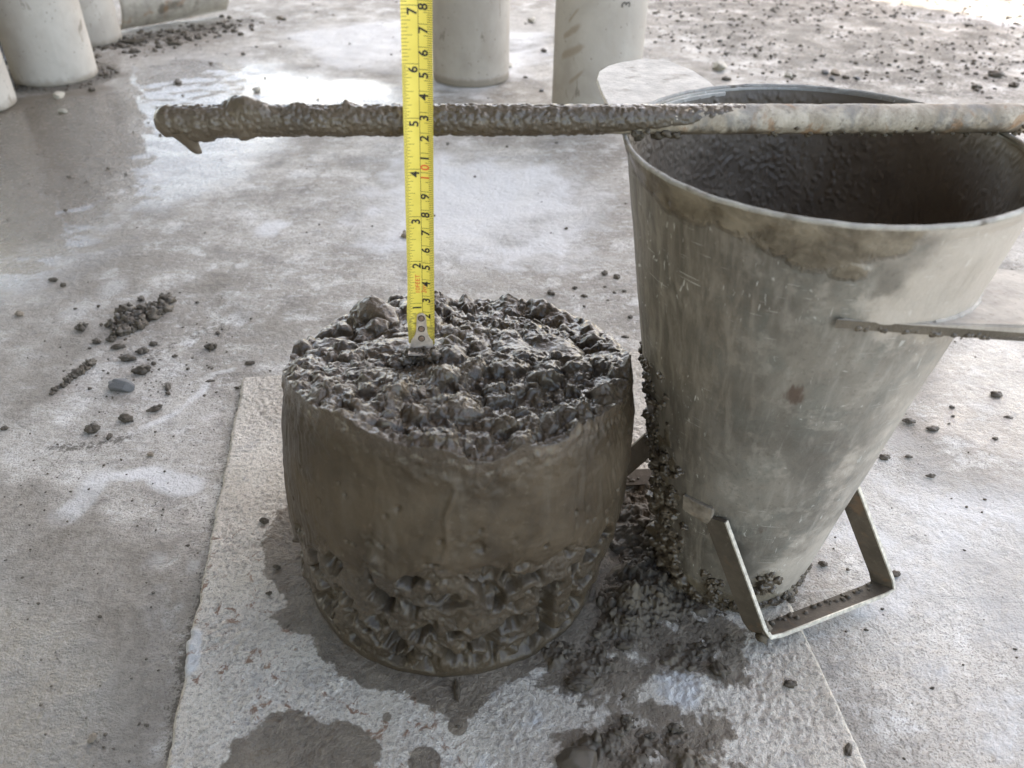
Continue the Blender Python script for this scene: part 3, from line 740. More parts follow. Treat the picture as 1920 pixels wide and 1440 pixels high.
# ------------------------------------------------------------------ slump cone (upside down)
CX, CY = .2074, .01225
MC = mat_cone()
M_TAB = mat_pale_metal('cement_splashed_steel', (.50, .47, .42), (.24, .205, .16), .2, 75)
M_STRAP = mat_pale_metal('muddy_strap_steel', (.095, .078, .058), (.055, .044, .031), .25, 70)
M_LUG = mat_pale_metal('scraped_lug_steel', (.27, .235, .19), (.14, .115, .085), .2, 90)
M_EDGE = mat_plain('pale_steel_edge', (.55, .52, .45), .45, .3, .25, 300)
def rc(z): return .05 + z / 6
def ang(d, c): return (d - c + 180) % 360 - 180
def build_cone():
    root = empty('slump_cone', (CX, CY, 0))
    tag(root, 'dirty galvanised steel slump cone standing upside down beside the concrete mound', 'cone mould')
    nc, nz = 480, 200
    th = np.linspace(0, 2 * PI, nc, endpoint=False)
    zz = np.linspace(0.001, .3, nz)
    Zg, TH = np.meshgrid(zz, th, indexing='ij'); z = Zg.ravel(); t = TH.ravel(); d = np.degrees(t)
    P = np.stack([np.cos(t) * .08, np.sin(t) * .08, z], -1)
    r = rc(z) + .0007 * fbm(P, 14, 3) + .0002 * fbm(P, 70, 2)
    r = r + .0011 * sstep(.292, .297, z)                        # wired rim
    r = r - .0008 * np.exp(-((z - .262) / .010) ** 2) * np.exp(-(ang(d, 265) / 30) ** 2)
    out = np.stack([r * np.cos(t), r * np.sin(t), z], -1)
    rin = rc(zz[::-1]) - .0014
    inn = np.stack([np.outer(rin, np.cos(th)).ravel(), np.outer(rin, np.sin(th)).ravel(), np.repeat(zz[::-1], nc)], -1)
    n1 = fbm(P, 18, 4, 3.); n2 = fbm(P, 60, 3, 5.)
    a = ang(d, 255)                                             # -: towards the left of the photo, +: right
    film_shade = sstep(14, -48, a + 16 * n1) * .95 + .55 * sstep(.075, .0, z + .02 * n1) + .35 * sstep(.0, .5, n1)  # mud film, stronger on the left to paint in the shaded side
    # brown mud stain hanging below the rim
    depth = .0085 + .0155 * np.exp(-(ang(d, 252) / 15) ** 2) + .010 * np.exp(-(ang(d, 212) / 22) ** 2)
    stain = sstep(.006, -.006, (.3 - z) - depth + .006 * n1) * sstep(30, 14, a) * .9
    stain = np.maximum(stain, sstep(.02, .0, z - .012 - .012 * n1) * .8)
    stain = np.maximum(stain, np.exp(-(ang(d, 278) / 9) ** 2 - ((z - .030) / .016) ** 2) * 1.1)
    stain = np.maximum(stain, np.exp(-(ang(d, 262) / 6) ** 2 - ((z - .277) / .005) ** 2) * 1.1)
    stain = np.maximum(stain, sstep(8, 2, np.abs(ang(d, 204) + 10 * n2)) * sstep(.17, .12, z + .03 * n1))
    rust = np.exp(-(ang(d, 258) / 4.5) ** 2 - ((z - .203) / .008) ** 2) * .95
    rust = np.maximum(rust, .5 * np.exp(-(ang(d, 262) / 7) ** 2 - ((z - .092) / .008) ** 2))
    pale = sstep(5, 45, a + 14 * n1) * .55 + .45 * sstep(8, 22, a + 6 * n2) * sstep(.235, .25, z) + .35 * sstep(-30, 10, a) * sstep(.1, .03, z + .03 * n1)  # paler to the right: cement dust plus the lit side painted in
    V = np.concatenate([out, inn]); F = grid_faces(2 * nz, nc, True)
    k = 2 * nz * nc; last = (2 * nz - 1) * nc + np.arange(nc); first = np.arange(nc)
    F = np.concatenate([F, np.stack([last, np.roll(last, -1), np.roll(first, -1), first], -1)])
    m = len(inn); ex = lambda q: np.concatenate([q, np.zeros(m)])
    link('shell', mesh_np('shell', V, F, True, dict(film_shade=ex(film_shade), stain=ex(stain), rust=ex(rust), pale=ex(pale))), MC, root)
    # rolled bright rim
    n = 256; tt = np.linspace(0, 2 * PI, n, endpoint=False); q = np.linspace(0, 2 * PI, 9)[:-1]
    A, B = np.meshgrid(q, tt, indexing='ij'); rr = .1003 + .0013 * np.cos(A.ravel()); zr = .3002 + .0013 * np.sin(A.ravel())
    zr = zr + .0004 * noise(np.stack([np.cos(B.ravel()), np.sin(B.ravel()), 0 * zr], -1), 9)
    V = np.stack([rr * np.cos(B.ravel()), rr * np.sin(B.ravel()), zr], -1); F = grid_faces(8, n, True)
    j = np.arange(n); F = np.concatenate([F, np.stack([7 * n + j, 7 * n + (j + 1) % n, (j + 1) % n, j], -1)])
    link('rim', mesh_np('rim', V, F, True), mat_pale_metal('worn_rim', (.36, .345, .31), (.15, .13, .10), .1, 120), root)
    # mud lining inside
    nc2, nz2 = 760, 300
    th = np.linspace(0, 2 * PI, nc2, endpoint=False); zz = np.linspace(.2985, .004, nz2)
    Zg, TH = np.meshgrid(zz, th, indexing='ij'); z = Zg.ravel(); t = TH.ravel()
    P = np.stack([np.cos(t) * .09, np.sin(t) * .09, z], -1); arc = t * .09
    dens = .25 + .75 * sstep(-.35, .45, fbm(P, 20, 3, 9.) + .25)
    h = .0006 + .00012 * fbm(P, 120, 2)
    for f, amp, off in ((220, .0006, 3), (380, .0009, 13), (620, .0008, 23)):
        l, rn = worley2(arc + .0012 * noise(P, 260), z + .0012 * noise(P, 260, 4.), f, off)
        size = .22 + .45 * rn
        h += amp * size * np.sqrt(np.maximum(0, 1 - (l / size) ** 2)) * (rn > .80) * (.25 + .75 * dens)
    h += .0001 * fbm(P, 200, 2, 6.) * dens
    h *= sstep(.2985, .294, z) * .9 + .1
    r = rc(z) - .0016 - h
    link('mud_lining', mesh_np('mud_lining', np.stack([r * np.cos(t), r * np.sin(t), z], -1), grid_faces(nz2, nc2, True)[:, ::-1], True), LIN, root)
    # ---------------- strap handles: two, opposite each other
    def strap(path, nrm, wd, th_, name, mat, parent):
        bm = bmesh.new(); rows = []
        for i, p in enumerate(path):
            a = path[max(i - 1, 0)]; b = path[min(i + 1, len(path) - 1)]
            tng = (b - a).normalized(); side = tng.cross(nrm).normalized()
            rows.append([bm.verts.new(p + nrm * (wd * s) + side * (th_ * q)) for s, q in ((.5, .5), (.5, -.5), (-.5, -.5), (-.5, .5))])
        for u, v in zip(rows[:-1], rows[1:]):
            for j in range(4): bm.faces.new((u[j], u[(j + 1) % 4], v[(j + 1) % 4], v[j]))
        bm.faces.new(rows[0]); bm.faces.new(rows[-1][::-1])
        return bm_obj(name, bm, mat, parent)
    A1 = Vector((.1725, -.0455, .094)); N1 = Vector((.209, -.0655, .0105)); M1 = Vector((.3045, -.0245, .0105)); A2 = Vector((.2610, -.002, .095))
    # width direction of the strap: outwards and up
    o = Vector((.41, -.91, 0)).normalized()
    nrm = Vector((.69, -.66, .28)).normalized()
    for k in range(2):
        rot = Matrix.Rotation(R(160) * k, 4, 'Z')
        L = lambda p: rot @ (p - Vector((CX, CY, 0)))
        h = empty('handle'); h.parent = root
        h['label'] = 'strap handle at the front right' if k == 0 else 'strap handle on the far side'
        p0, p1, p2, p3 = (L(p) for p in (A1, N1, M1, A2)); nn = rot.to_3x3() @ nrm
        rnd = .10
        pts = [p0, p0.lerp(p1, .5), p1.lerp(p0, rnd), p1.lerp(p0, rnd * .35).lerp(p1.lerp(p2, rnd * .35), .5), p1.lerp(p2, rnd), p1.lerp(p2, .5), p2.lerp(p1, rnd),
               p2.lerp(p1, rnd * .35).lerp(p2.lerp(p3, rnd * .35), .5), p2.lerp(p3, rnd), p2.lerp(p3, .5), p3]
        strap(pts, nn, .0150, .0026, 'strap', M_STRAP, h)
        strap([p + nn * .0077 for p in pts], nn, .0010, .0027, 'pale_edge', M_EDGE, h)  # paler strip along the strap's outer edge
        for e, sgn in ((p0, -1), (p3, 1)):
            # welded foot of the strap, lapped onto the wall
            a = math.atan2(e.y, e.x); bm = bmesh.new(); rows = []
            for i in range(5):
                aa = a + sgn * (.02 + .075 * i); f = 1 - .2 * i / 4
                rows.append([bm.verts.new(((rc(e.z + dz) + q) * math.cos(aa), (rc(e.z + dz) + q) * math.sin(aa), e.z + dz + .002 * i * 0)) for dz, q in ((.0075 * f, .0028), (.0075 * f, -.0004), (-.0085 * f, -.0004), (-.0085 * f, .0030))])
            for u, v in zip(rows[:-1], rows[1:]):
                for j in range(4): bm.faces.new((u[j], u[(j + 1) % 4], v[(j + 1) % 4], v[j]))
            bm.faces.new(rows[0]); bm.faces.new(rows[-1][::-1])
            bmesh.ops.bevel(bm, geom=bm.edges[:], offset=.0006, segments=1, affect='EDGES')
            bm_obj('weld_lug', bm, M_STRAP if k else M_LUG, h)
        rr = random.Random(3 + k)
        its = []
        for i in range(26):
            q = rr.random(); p = p1.lerp(p2, q) - nn * rr.uniform(.001, .0065)
            its.append((p.x, p.y, p.z + .0012, rr.uniform(.0010, .0022)))
        for i in range(9):
            p = p1 + Vector((rr.uniform(-.003, .006), rr.uniform(-.002, .006), rr.uniform(0, .008))); its.append((*p, rr.uniform(.002, .0042)))
        tag(link('mud_crust', cluster_mesh('mud_crust', its, 40 + 50 * k, 2), MUDDRY, h), kind='stuff')
    # ---------------- foot tabs at the wide end
    def outline_plate(pts, z0, z1, name, mat, th_=.0028):
        bm = bmesh.new()
        a = [bm.verts.new((x, y, z0 + (z1 - z0) * f)) for x, y, f in pts]
        f = bm.faces.new(a); g = bmesh.ops.extrude_face_region(bm, geom=[f])
        for v in g['geom']:
            if isinstance(v, bmesh.types.BMVert): v.co.z -= th_
        bmesh.ops.bevel(bm, geom=[e for e in bm.edges], offset=.0005, segments=1, affect='EDGES')
        return bm_obj(name, bm, mat, root)
    pts = [(-.1005, .040), (-.1037, .0688), (-.1053, .094), (-.1058, .1168), (-.1027, .1353), (-.096, .1484), (-.0863, .1581), (-.0692, .1684), (-.0539, .1623), (-.042, .1392), (-.0363, .115), (-.0342, .0969)]
    for i in range(9):
        a = R(108 + 44 * i / 8); pts.append((.0975 * math.cos(a), .0975 * math.sin(a)))
    pts = [(*p, 0) for p in pts][::-1]
    outline_plate(pts, .2985, .2985, 'foot_tab', M_TAB)['label'] = 'rounded pale foot tab at the back left of the rim'
    # right foot tab: stiff flat plate welded to the wall, its long edge towards the camera
    e0 = Vector((-.0125, -.0938)); dv = Vector((.991, .132)); pz = lambda x: .2528 - .145 * (x + .01) if x < .10 else .2368 - .02 * (x - .10)
    pts = [e0 + dv * t for t in np.linspace(0, .215, 24)]
    nfront = len(pts)
    pts += [Vector((.205, -.050)), Vector((.20, -.030)), Vector((.19, -.018)), Vector((.17, -.0135)), Vector((.14, -.0128)), Vector((.11, -.0128))]
    for a in np.linspace(-8, -94, 26):
        p = Vector((math.cos(R(a)), math.sin(R(a)))); q = rc(pz(rc(.24) * p.x)) - .0009; pts.append(p * q)
    bm = bmesh.new(); up_ = [bm.verts.new((p.x, p.y, pz(p.x) + .0003 * noise(np.array([[p.x, p.y, 0]]), 60)[0])) for p in pts]
    lo_ = [bm.verts.new((v.co.x, v.co.y, v.co.z - .0045)) for v in up_]
    bm.faces.new(up_); bm.faces.new(lo_[::-1]); n = len(pts)
    for i in range(n):
        f = bm.faces.new((up_[i], lo_[i], lo_[(i + 1) % n], up_[(i + 1) % n])); f.material_index = 1 if i < nfront else 0
    bmesh.ops.bevel(bm, geom=[e for e in bm.edges if e.calc_face_angle(0) > .8 and not (abs(e.verts[0].co.z - e.verts[1].co.z) > .003)], offset=.0005, segments=1, affect='EDGES')
    ft = bm_obj('foot_tab', bm, mat_pale_metal('dusty_flange', (.40, .36, .31), (.31, .275, .23), .06, 60), root)
    ft.data.materials.append(MUDDRY)
    ft['label'] = 'dusty flat foot tab running out to the right'
    # bead of dried mud along the weld
    th = np.linspace(R(-66), R(-8), 120); q = np.linspace(0, 2 * PI, 9)[:-1]; A, B = np.meshgrid(th, q, indexing='ij'); A, B = A.ravel(), B.ravel()
    zc = np.array([pz(.09 * math.cos(a)) for a in A]); rb = .0016 + .0010 * noise(np.stack([np.cos(A), np.sin(A), 0 * A], -1), 14)
    rr_ = .05 + zc / 6 + rb * np.cos(B)
    link('weld_bead', mesh_np('weld_bead', np.stack([rr_ * np.cos(A), rr_ * np.sin(A), zc + rb * np.sin(B)], -1), grid_faces(120, 8, True), True), ft.data.materials[0], root)
    # dirty lip of mud under its front edge
    rr = random.Random(9); its = []
    for i in range(70):
        q = rr.random() ** 1.2; x = -.002 + .075 * q; y = -.0938 + .133 * (x + .0125); z = pz(x) - .0005
        its.append((x, y + rr.uniform(.0005, .0025), z - rr.uniform(.0025, .0045), rr.uniform(.0007, .0018)))
    tag(link('mud_lip', cluster_mesh('mud_lip', its, 300, 2), MUD, root), kind='stuff')
    # ---------------- mud clinging to the outside
    its = []
    for i in range(230):
        z = .004 + .175 * rr.random() ** 1.25; a = R(204 + rr.gauss(0, 9) - 22 * (z - .03) / .15 * .6)
        s = rr.uniform(.0018, .0056) * (1.15 - z / .25)
        r = rc(z) + s * rr.uniform(-.5, .25); its.append((r * math.cos(a), r * math.sin(a), z, s))
    tag(link('mud_streak', cluster_mesh('mud_streak', its, 500, 3, .6), MUD, root), kind='stuff')
    its = []
    for i in range(120):
        a = R(rr.uniform(195, 345)); z = abs(rr.gauss(0, .010)) * (1.5 if rr.random() < .2 else .7); s = rr.uniform(.0008, .0032)
        r = rc(z) + s * .1; its.append((r * math.cos(a), r * math.sin(a), z + .001, s))
    for i in range(26):
        a = R(278 + rr.gauss(0, 3.2)); z = .024 + rr.random() * .020; s = rr.uniform(.0012, .0036); r = rc(z); its.append((r * math.cos(a), r * math.sin(a), z, s))
    for i in range(22):
        a = R(244 + rr.gauss(0, 4)); z = .012 + rr.random() * .022; s = rr.uniform(.0012, .0032); r = rc(z); its.append((r * math.cos(a), r * math.sin(a), z, s))
    tag(link('mud_crust', cluster_mesh('mud_crust', its, 800, 3, .6), MUD, root), kind='stuff')
build_cone()

# ------------------------------------------------------------------ tamping rod laid across the cone
def build_rod():
    p0 = Vector((-.1245, .0115, .3075)); p1 = Vector((.4750, .0396, .3075))
    d = (p1 - p0); Lr = d.length; d.normalize()
    root = empty('tamping_rod', p0); root.rotation_euler = (0, 0, math.atan2(d.y, d.x))
    tag(root, 'steel tamping rod, mud-coated on the left half, laid across the top of the cone', 'steel rod')
    def tube(xs, radf, n, name, mat, attrs=None):
        th = np.linspace(0, 2 * PI, n, endpoint=False)
        X, T = np.meshgrid(xs, th, indexing='ij'); x, t = X.ravel(), T.ravel()
        r = radf(x, t)
        V = np.stack([x, -r * np.sin(t) * 1.0, r * np.cos(t)], -1)
        F = grid_faces(len(xs), n, True)
        return link(name, mesh_np(name, V, F, True, attrs), mat, root)
    # bare rod
    xs = np.concatenate([np.array([0, .0004, .0015, .004, .007]), np.linspace(.01, Lr - .008, 400), Lr - np.array([.006, .003, .001, .0002, 0])])
    def rr0(x, t):
        P = np.stack([x, .008 * np.cos(t), .008 * np.sin(t)], -1)
        e = np.minimum(x, Lr - x); cap = np.sqrt(np.clip(1 - (1 - np.clip(e / .008, 0, 1)) ** 2, 0, 1))
        return (.0069 + .00045 * sstep(.2, .31, x) + .00025 * fbm(P, 60, 3) + .0002 * fbm(P, 250, 2)) * cap
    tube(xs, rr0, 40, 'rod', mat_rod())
    # wet mud coat
    xs = np.concatenate([-.0035 + .0075 * (1 - np.cos(np.linspace(0, PI / 2, 12))), np.linspace(.0045, .365, 760)])
    def rr1(x, t):
        P = np.stack([x, .009 * np.cos(t), .009 * np.sin(t)], -1); arc = t * .009
        # t = 0 is up, t = pi/2 faces the camera
        h = .0001 + .0003 * fbm(P, 60, 3)
        for f, amp, off in ((170, .0003, 1), (260, .0006, 7), (430, .0007, 15)):
            l, rn = worley2(x + .0006 * noise(P, 200), arc + .0006 * noise(P, 200, 5.), f, off); s = .3 + .5 * rn
            h += amp * s * np.sqrt(np.maximum(0, 1 - (l / s) ** 2)) * (rn > .5) * (1 - .5 * sstep(.16, .27, x))
        h += .0002 * fbm(P, 260, 2)
        # lumps standing on top and hanging below near the end
        for lx, la, lr, lh in ((.043, 0.1, .006, .0050), (.050, .5, .006, .002), (.036, -.2, .004, .003), (.018, PI * .95, .010, .0025), (.041, PI * .8, .004, .0025), (.092, .0, .003, .002), (.068, .1, .004, .0016)):
            da = (t - la + PI) % (2 * PI) - PI
            h += lh * np.exp(-((x - lx) / lr) ** 2 - (da * .009 / lr) ** 2)
        # ragged end of the coat, longer on top than below
        end = .300 - .058 * (1 - np.cos(t - .35)) * .75 + .012 * fbm(P, 50, 3, 3.)
        k = sstep(end, end - .012, x)
        h = -.0012 + (h + .0012) * k
        r = .0071 + h
        e = np.clip((x + .0035) / .0075, 0, 1); return r * np.sqrt(np.clip(1 - (1 - e) ** 2, 0, 1))
    tube(xs, rr1, 90, 'mud_coat', mat_mud('rod_mud', (.078, .060, .039), .55))
    # drip hanging under the end
    n = 24; zs = np.linspace(0, 1, 22); th = np.linspace(0, 2 * PI, n, endpoint=False)
    A, B = np.meshgrid(zs, th, indexing='ij'); a, b = A.ravel(), B.ravel()
    rad_ = (.0023 + .0052 * (1 - a) ** 1.4) * np.sqrt(np.clip(1 - np.clip((a - .86) / .14, 0, 1) ** 2, .002, 1))
    P = np.stack([a, b, 0 * a], -1)
    V = np.stack([.0085 + .0068 * a + rad_ * np.cos(b) * 1.0, -.0015 + rad_ * np.sin(b) * .8, -.004 - .0125 * a + .0003 * noise(P, 5)], -1)
    link('mud_drip', mesh_np('mud_drip', V, grid_faces(22, n, True)[:, ::-1], True), MUD, root)
    its = []
    rr = random.Random(4)
    for i in range(46):
        x = .30 + rr.random() * .15; t = PI / 2 + .9 + rr.gauss(0, .35); s = rr.uniform(.0006, .0016); its.append((x, -.0078 * math.sin(t), .0078 * math.cos(t), s))
    for i in range(14):
        x = .243 + rr.gauss(0, .006); t = PI * .8 + rr.gauss(0, .2); its.append((x, -.0085 * math.sin(t), .0085 * math.cos(t), rr.uniform(.001, .0026)))
    tag(link('mud_crumbs', cluster_mesh('mud_crumbs', its, 900, 2, .6), MUDDRY, root), kind='stuff')
build_rod()

# ------------------------------------------------------------------ measuring tape
def build_tape():
    H0 = .1850; W = .0146; LEAN = Vector((.0365, .0451, 1)).normalized()
    root = empty('measuring_tape', (-.0008, 0.0, H0))
    tag(root, 'yellow steel tape measure blade held upright, its hook end in the wet concrete', 'tape measure')
    zax = LEAN; xax = Vector((1, 0, -LEAN.x / LEAN.z)).normalized(); yax = zax.cross(xax)
    root.matrix_world = Matrix.Translation((-.0008, 0, H0)) @ Matrix((xax, yax, zax)).transposed().to_4x4()
    LEN = .42; DEP = .0013
    def bend(u, s):          # u across in metres, s along; hollow side towards the camera (-y)
        q = u / (W / 2)
        c = DEP * (1 - q * q)
        wob = .0011 * math.exp(-((s - .018) / .012) ** 2) * max(0, -q) ** 2
        return (u - wob * .6 + .0004 * math.sin(s * 31) * 0, c - wob, s)
    ty = NT('yellow_enamel')
    sep = ty.n('ShaderNodeSeparateXYZ'); ty.put(sep.inputs[0], ty.co)
    c = ty.mix(ty.map(ty.noise(60, 4), .35, .65), (.78, .64, .10), (.85, .71, .125))
    lowm = ty.map(ty.math('ADD', ty.math('MULTIPLY', sep.outputs[2], -28.), ty.math('MULTIPLY', ty.noise(260, 5, .7), 2.2)), .62, 1.0)
    c = ty.mix(ty.math('MULTIPLY', lowm, .55), c, (.17, .13, .07))
    c = ty.mix(ty.math('MULTIPLY', ty.map(ty.noise(170, 5, .7), .62, .72), .4), c, (.42, .33, .10))
    M_Y = ty.fin(c, .34)
    M_K = mat_plain('black_print', (.022, .019, .014), .5, 0, .1)
    M_T = mat_plain('brown_print', (.12, .085, .018), .5, 0, .1)
    M_RD = mat_plain('red_print', (.72, .13, .03), .5, 0, .1)
    nu, ns = 12, 160
    V = []
    for side in (0, 1):
        for i in range(ns + 1):
            for j in range(nu + 1):
                x, y, z = bend(-W / 2 + W * j / nu, LEN * i / ns); V.append((x, y + side * .00025, z))
    n = (ns + 1) * (nu + 1); F = grid_faces(ns + 1, nu + 1)
    F = np.concatenate([F, (F + n)[:, ::-1]])
    me = mesh_np('blade', np.array(V), F, True); link('blade', me, M_Y, root)
    OFF = .00012
    # ticks and lines in one printed layer
    bmT = bmesh.new(); bmL = bmesh.new()
    def mark(bm, u0, u1, s, hw):
        k = max(1, int(abs(u1 - u0) / .0012)); prev = None
        for i in range(k + 1):
            u = u0 + (u1 - u0) * i / k
            a = bend(u, s - hw); b = bend(u, s + hw)
            cur = (bm.verts.new((a[0], a[1] - OFF, a[2])), bm.verts.new((b[0], b[1] - OFF, b[2])))
            if prev: bm.faces.new((prev[0], cur[0], cur[1], prev[1]))
            prev = cur
    mid = .0006; E = W / 2 - .00005
    for k in range(0, int(LEN * 1000) - 1):
        s = k / 1000
        if k % 10 == 0: mark(bmT, mid, E, s, .00013)
        elif k % 5 == 0: mark(bmT, E - .0042, E, s, .00013)
        else: mark(bmT, E - .0025, E, s, .00014)
    inch = .0254
    k = 0
    while k * inch / 32 < LEN - .002:
        s = k * inch / 32; q = k % 32
        if s < 6 * inch or k % 2 == 0:
            if q == 0: mark(bmT, -E, mid, s, .00013)
            else:
                ln = .0050 if q == 16 else .0042 if q % 8 == 0 else .0033 if q % 4 == 0 else .0026 if q % 2 == 0 else .0017
                mark(bmT, -E, -E + ln, s, .00011)
        k += 1
    for i in range(150):
        a = bend(mid - .00012, LEN * i / 150); b = bend(mid + .00012, LEN * i / 150); c = bend(mid + .00012, LEN * (i + 1) / 150); d = bend(mid - .00012, LEN * (i + 1) / 150)
        bmT.faces.new([bmT.verts.new((p[0], p[1] - OFF * .9, p[2])) for p in (a, b, c, d)])
    bm_obj('tick_marks', bmT, M_T, root)
    def text(body, size, u, s, mat, name, bold=.0, ax='CENTER', squeeze=1.0):
        "text reading upwards along the blade, centred at u, s"
        cu = bpy.data.curves.new('t', 'FONT'); cu.body = body; cu.size = size; cu.offset = bold
        cu.align_x = ax; cu.align_y = 'CENTER'; cu.resolution_u = 3
        ob = bpy.data.objects.new('t', cu); COL.objects.link(ob)
        dg = bpy.context.evaluated_depsgraph_get(); dg.update()
        me = bpy.data.meshes.new_from_object(ob.evaluated_get(dg)); bpy.data.objects.remove(ob); bpy.data.curves.remove(cu)
        for v in me.vertices:
            x, y = v.co.x * squeeze, v.co.y
            b = bend(u - y, s + x); v.co = (b[0], b[1] - OFF * 1.1, b[2])
        me.name = name
        return link(name, me, mat, root)
    for c in range(1, 42):
        if c == 1: continue
        if c % 10 == 0:
            t = str(c)
            text(t[0], .0062, .0031, c * .01 - .0026, M_RD, 'numeral', .0001); text(t[1], .0062, .0031, c * .01 + .0027, M_RD, 'numeral', .0001)
        else:
            text(str(c % 10), .0062, .0030, c * .01 - .0026, M_K, 'numeral', .00016)
    for c in range(1, 16):
        text(str(c), .0062, -.0020, c * inch - .0026, M_K, 'numeral', .00016)
    text('10FEET', .0034, -.0017, .0372, M_RD, 'lettering', .00002, squeeze=1.1)
    text('3m', .0040, .0017, .0343, M_RD, 'lettering', .00002)
    # end hook: riveted plate, narrow above, flaring to the folded lip
    M_H = mat_plain('worn_nickel', (.60, .51, .43), .33, .35, .2, 300)
    M_V = mat_plain('rivet_metal', (.24, .165, .12), .5, .3, .3, 700); M_G = mat_plain('ring_shade', (.03, .024, .018), .7)
    bm = bmesh.new(); out = []
    for i in range(13):
        a = PI * i / 12; out.append((.0026 * math.cos(a), .0172 + .0026 * math.sin(a)))
    out += [(-.0029, .012), (-.0032, .008), (-.0041, .0050), (-.0062, .0018), (-.0068, -.004), (.0068, -.004), (.0062, .0018), (.0041, .0050), (.0032, .008), (.0029, .012)]
    fv = [bm.verts.new((x, -.0006, z)) for x, z in out]; f = bm.faces.new(fv)
    g = bmesh.ops.extrude_face_region(bm, geom=[f])
    for v in g['geom']:
        if isinstance(v, bmesh.types.BMVert): v.co.y += .0012
    bmesh.ops.bevel(bm, geom=bm.edges[:], offset=.00018, segments=1, affect='EDGES')
    hk = bm_obj('hook', bm, M_H, root)
    bm = bmesh.new(); bmesh.ops.create_cube(bm, size=1)
    for v in bm.verts: v.co = (v.co.x * .0144, v.co.y * .007 - .0035, v.co.z * .0011 - .0035)
    bm_obj('lip', bm, M_H, hk)
    for z in (.0168, .0100, .0038):
        bm = bmesh.new(); bmesh.ops.create_cone(bm, segments=20, radius1=.0017, radius2=.0013, depth=.0008, cap_ends=True)
        bmesh.ops.rotate(bm, verts=bm.verts, matrix=Matrix.Rotation(PI / 2, 3, 'X')); bmesh.ops.translate(bm, verts=bm.verts, vec=(0, -.0009, z))
        rv = bm_obj('rivet', bm, M_V, hk)
        bm = bmesh.new(); bmesh.ops.create_cone(bm, segments=20, radius1=.0020, radius2=.0020, depth=.0002, cap_ends=True)
        bmesh.ops.rotate(bm, verts=bm.verts, matrix=Matrix.Rotation(PI / 2, 3, 'X')); bmesh.ops.translate(bm, verts=bm.verts, vec=(0, -.00068, z))
        bm_obj('rivet_shade', bm, M_G, hk)  # dark disc that paints a ring of shade around the rivet
    return root
build_tape()
def paste():
    rr = random.Random(8); its = []
    for i in range(60):
        x = -.0005 + rr.gauss(0, .0055); y = -.0035 + rr.gauss(0, .0022); s = rr.uniform(.0012, .0034)
        its.append((x, y, .1815 + rr.uniform(-.004, .0012) - abs(x) * .1 - s * .4, s))
    o = link('paste', cluster_mesh('paste', its, 2100, 3, .7), MUD, bpy.data.objects['concrete_mound'])
    o.matrix_parent_inverse = Matrix.Translation((-.0115, -.01, 0)); o['kind'] = 'stuff'
paste()

# ------------------------------------------------------------------ concrete test cylinders behind
def cylinder(x, y, k, label, seam=None):
    root = empty('concrete_cylinder', (x, y, float(floor_z(x, y))))
    tag(root, label, 'concrete cylinder', 'cast concrete test cylinders standing on the yard floor')
    n, nz = 160, 70
    th = np.linspace(0, 2 * PI, n, endpoint=False); zz = np.concatenate([[0, .0006, .002, .004], np.linspace(.007, .297, nz), [.2995, .3]])
    rz = np.concatenate([[.0715, .0728, .0742, .0748], np.full(nz, .075), [.0742, .073]])
    Z, T = np.meshgrid(zz, th, indexing='ij'); z, t = Z.ravel(), T.ravel(); r = np.repeat(rz, n)
    P = np.stack([.075 * np.cos(t) + k, .075 * np.sin(t), z], -1)
    r = r + .0004 * fbm(P, 25, 3) - .0022 * np.maximum(0, fbm(P, 60, 3, 5.) - .35) * sstep(.03, .005, z)
    if seam is not None:
        q = (t - R(seam) + PI) % (2 * PI) - PI; r = r + .0010 * np.exp(-(q / .02) ** 2) * (.4 + noise(P, 60))
    V = np.stack([r * np.cos(t), r * np.sin(t), z], -1)
    V = np.concatenate([V, [[0, 0, .3]]])
    F = grid_faces(len(zz), n, True); c = len(V) - 1; last = c - n + np.arange(n)
    F = np.concatenate([F, np.stack([last[0::2], last[1::2], np.roll(last, -2)[0::2], np.full(n // 2, c)], -1)])
    low = np.concatenate([sstep(.03, .0, z) * (1.1 if k in (0, 1) else .8), [0]])
    sme = np.zeros(len(V))
    if k == 1:
        dd = np.degrees(np.concatenate([t, [0]])) % 360; zc = np.concatenate([z, [0]])
        for z0, a0, ln, wd in ((.130, 214, 34, .010), (.100, 212, 46, .013), (.062, 228, 26, .007), (.155, 222, 20, .006)):
            u = (dd - a0) / ln; v = (zc - z0 - .030 * u) / wd
            sme = np.maximum(sme, np.exp(-v * v * 2) * sstep(-.2, .15, u) * sstep(1.1, .5, u))
    link('body', mesh_np('body', V, F, True, dict(low=low, smear=sme)), mat_cylinder(k), root)
    return root
cylinder(-.0365, 1.267, 0, 'pale concrete test cylinder right behind the yellow tape')
cB = cylinder(.190, 1.05, 1, 'concrete test cylinder with brown smears, behind the pale foot tab of the cone', seam=-60)
cylinder(-.840, 1.235, 2, 'concrete test cylinder with a dark vertical seam, standing by the brown wet patch', seam=-55)
cylinder(-.905, 1.045, 3, 'concrete test cylinder cut off by the left edge of the photo')
cylinder(-.905, 1.520, 4, 'concrete test cylinder mostly hidden behind the seamed one, beside the leaning mould half', seam=-30)
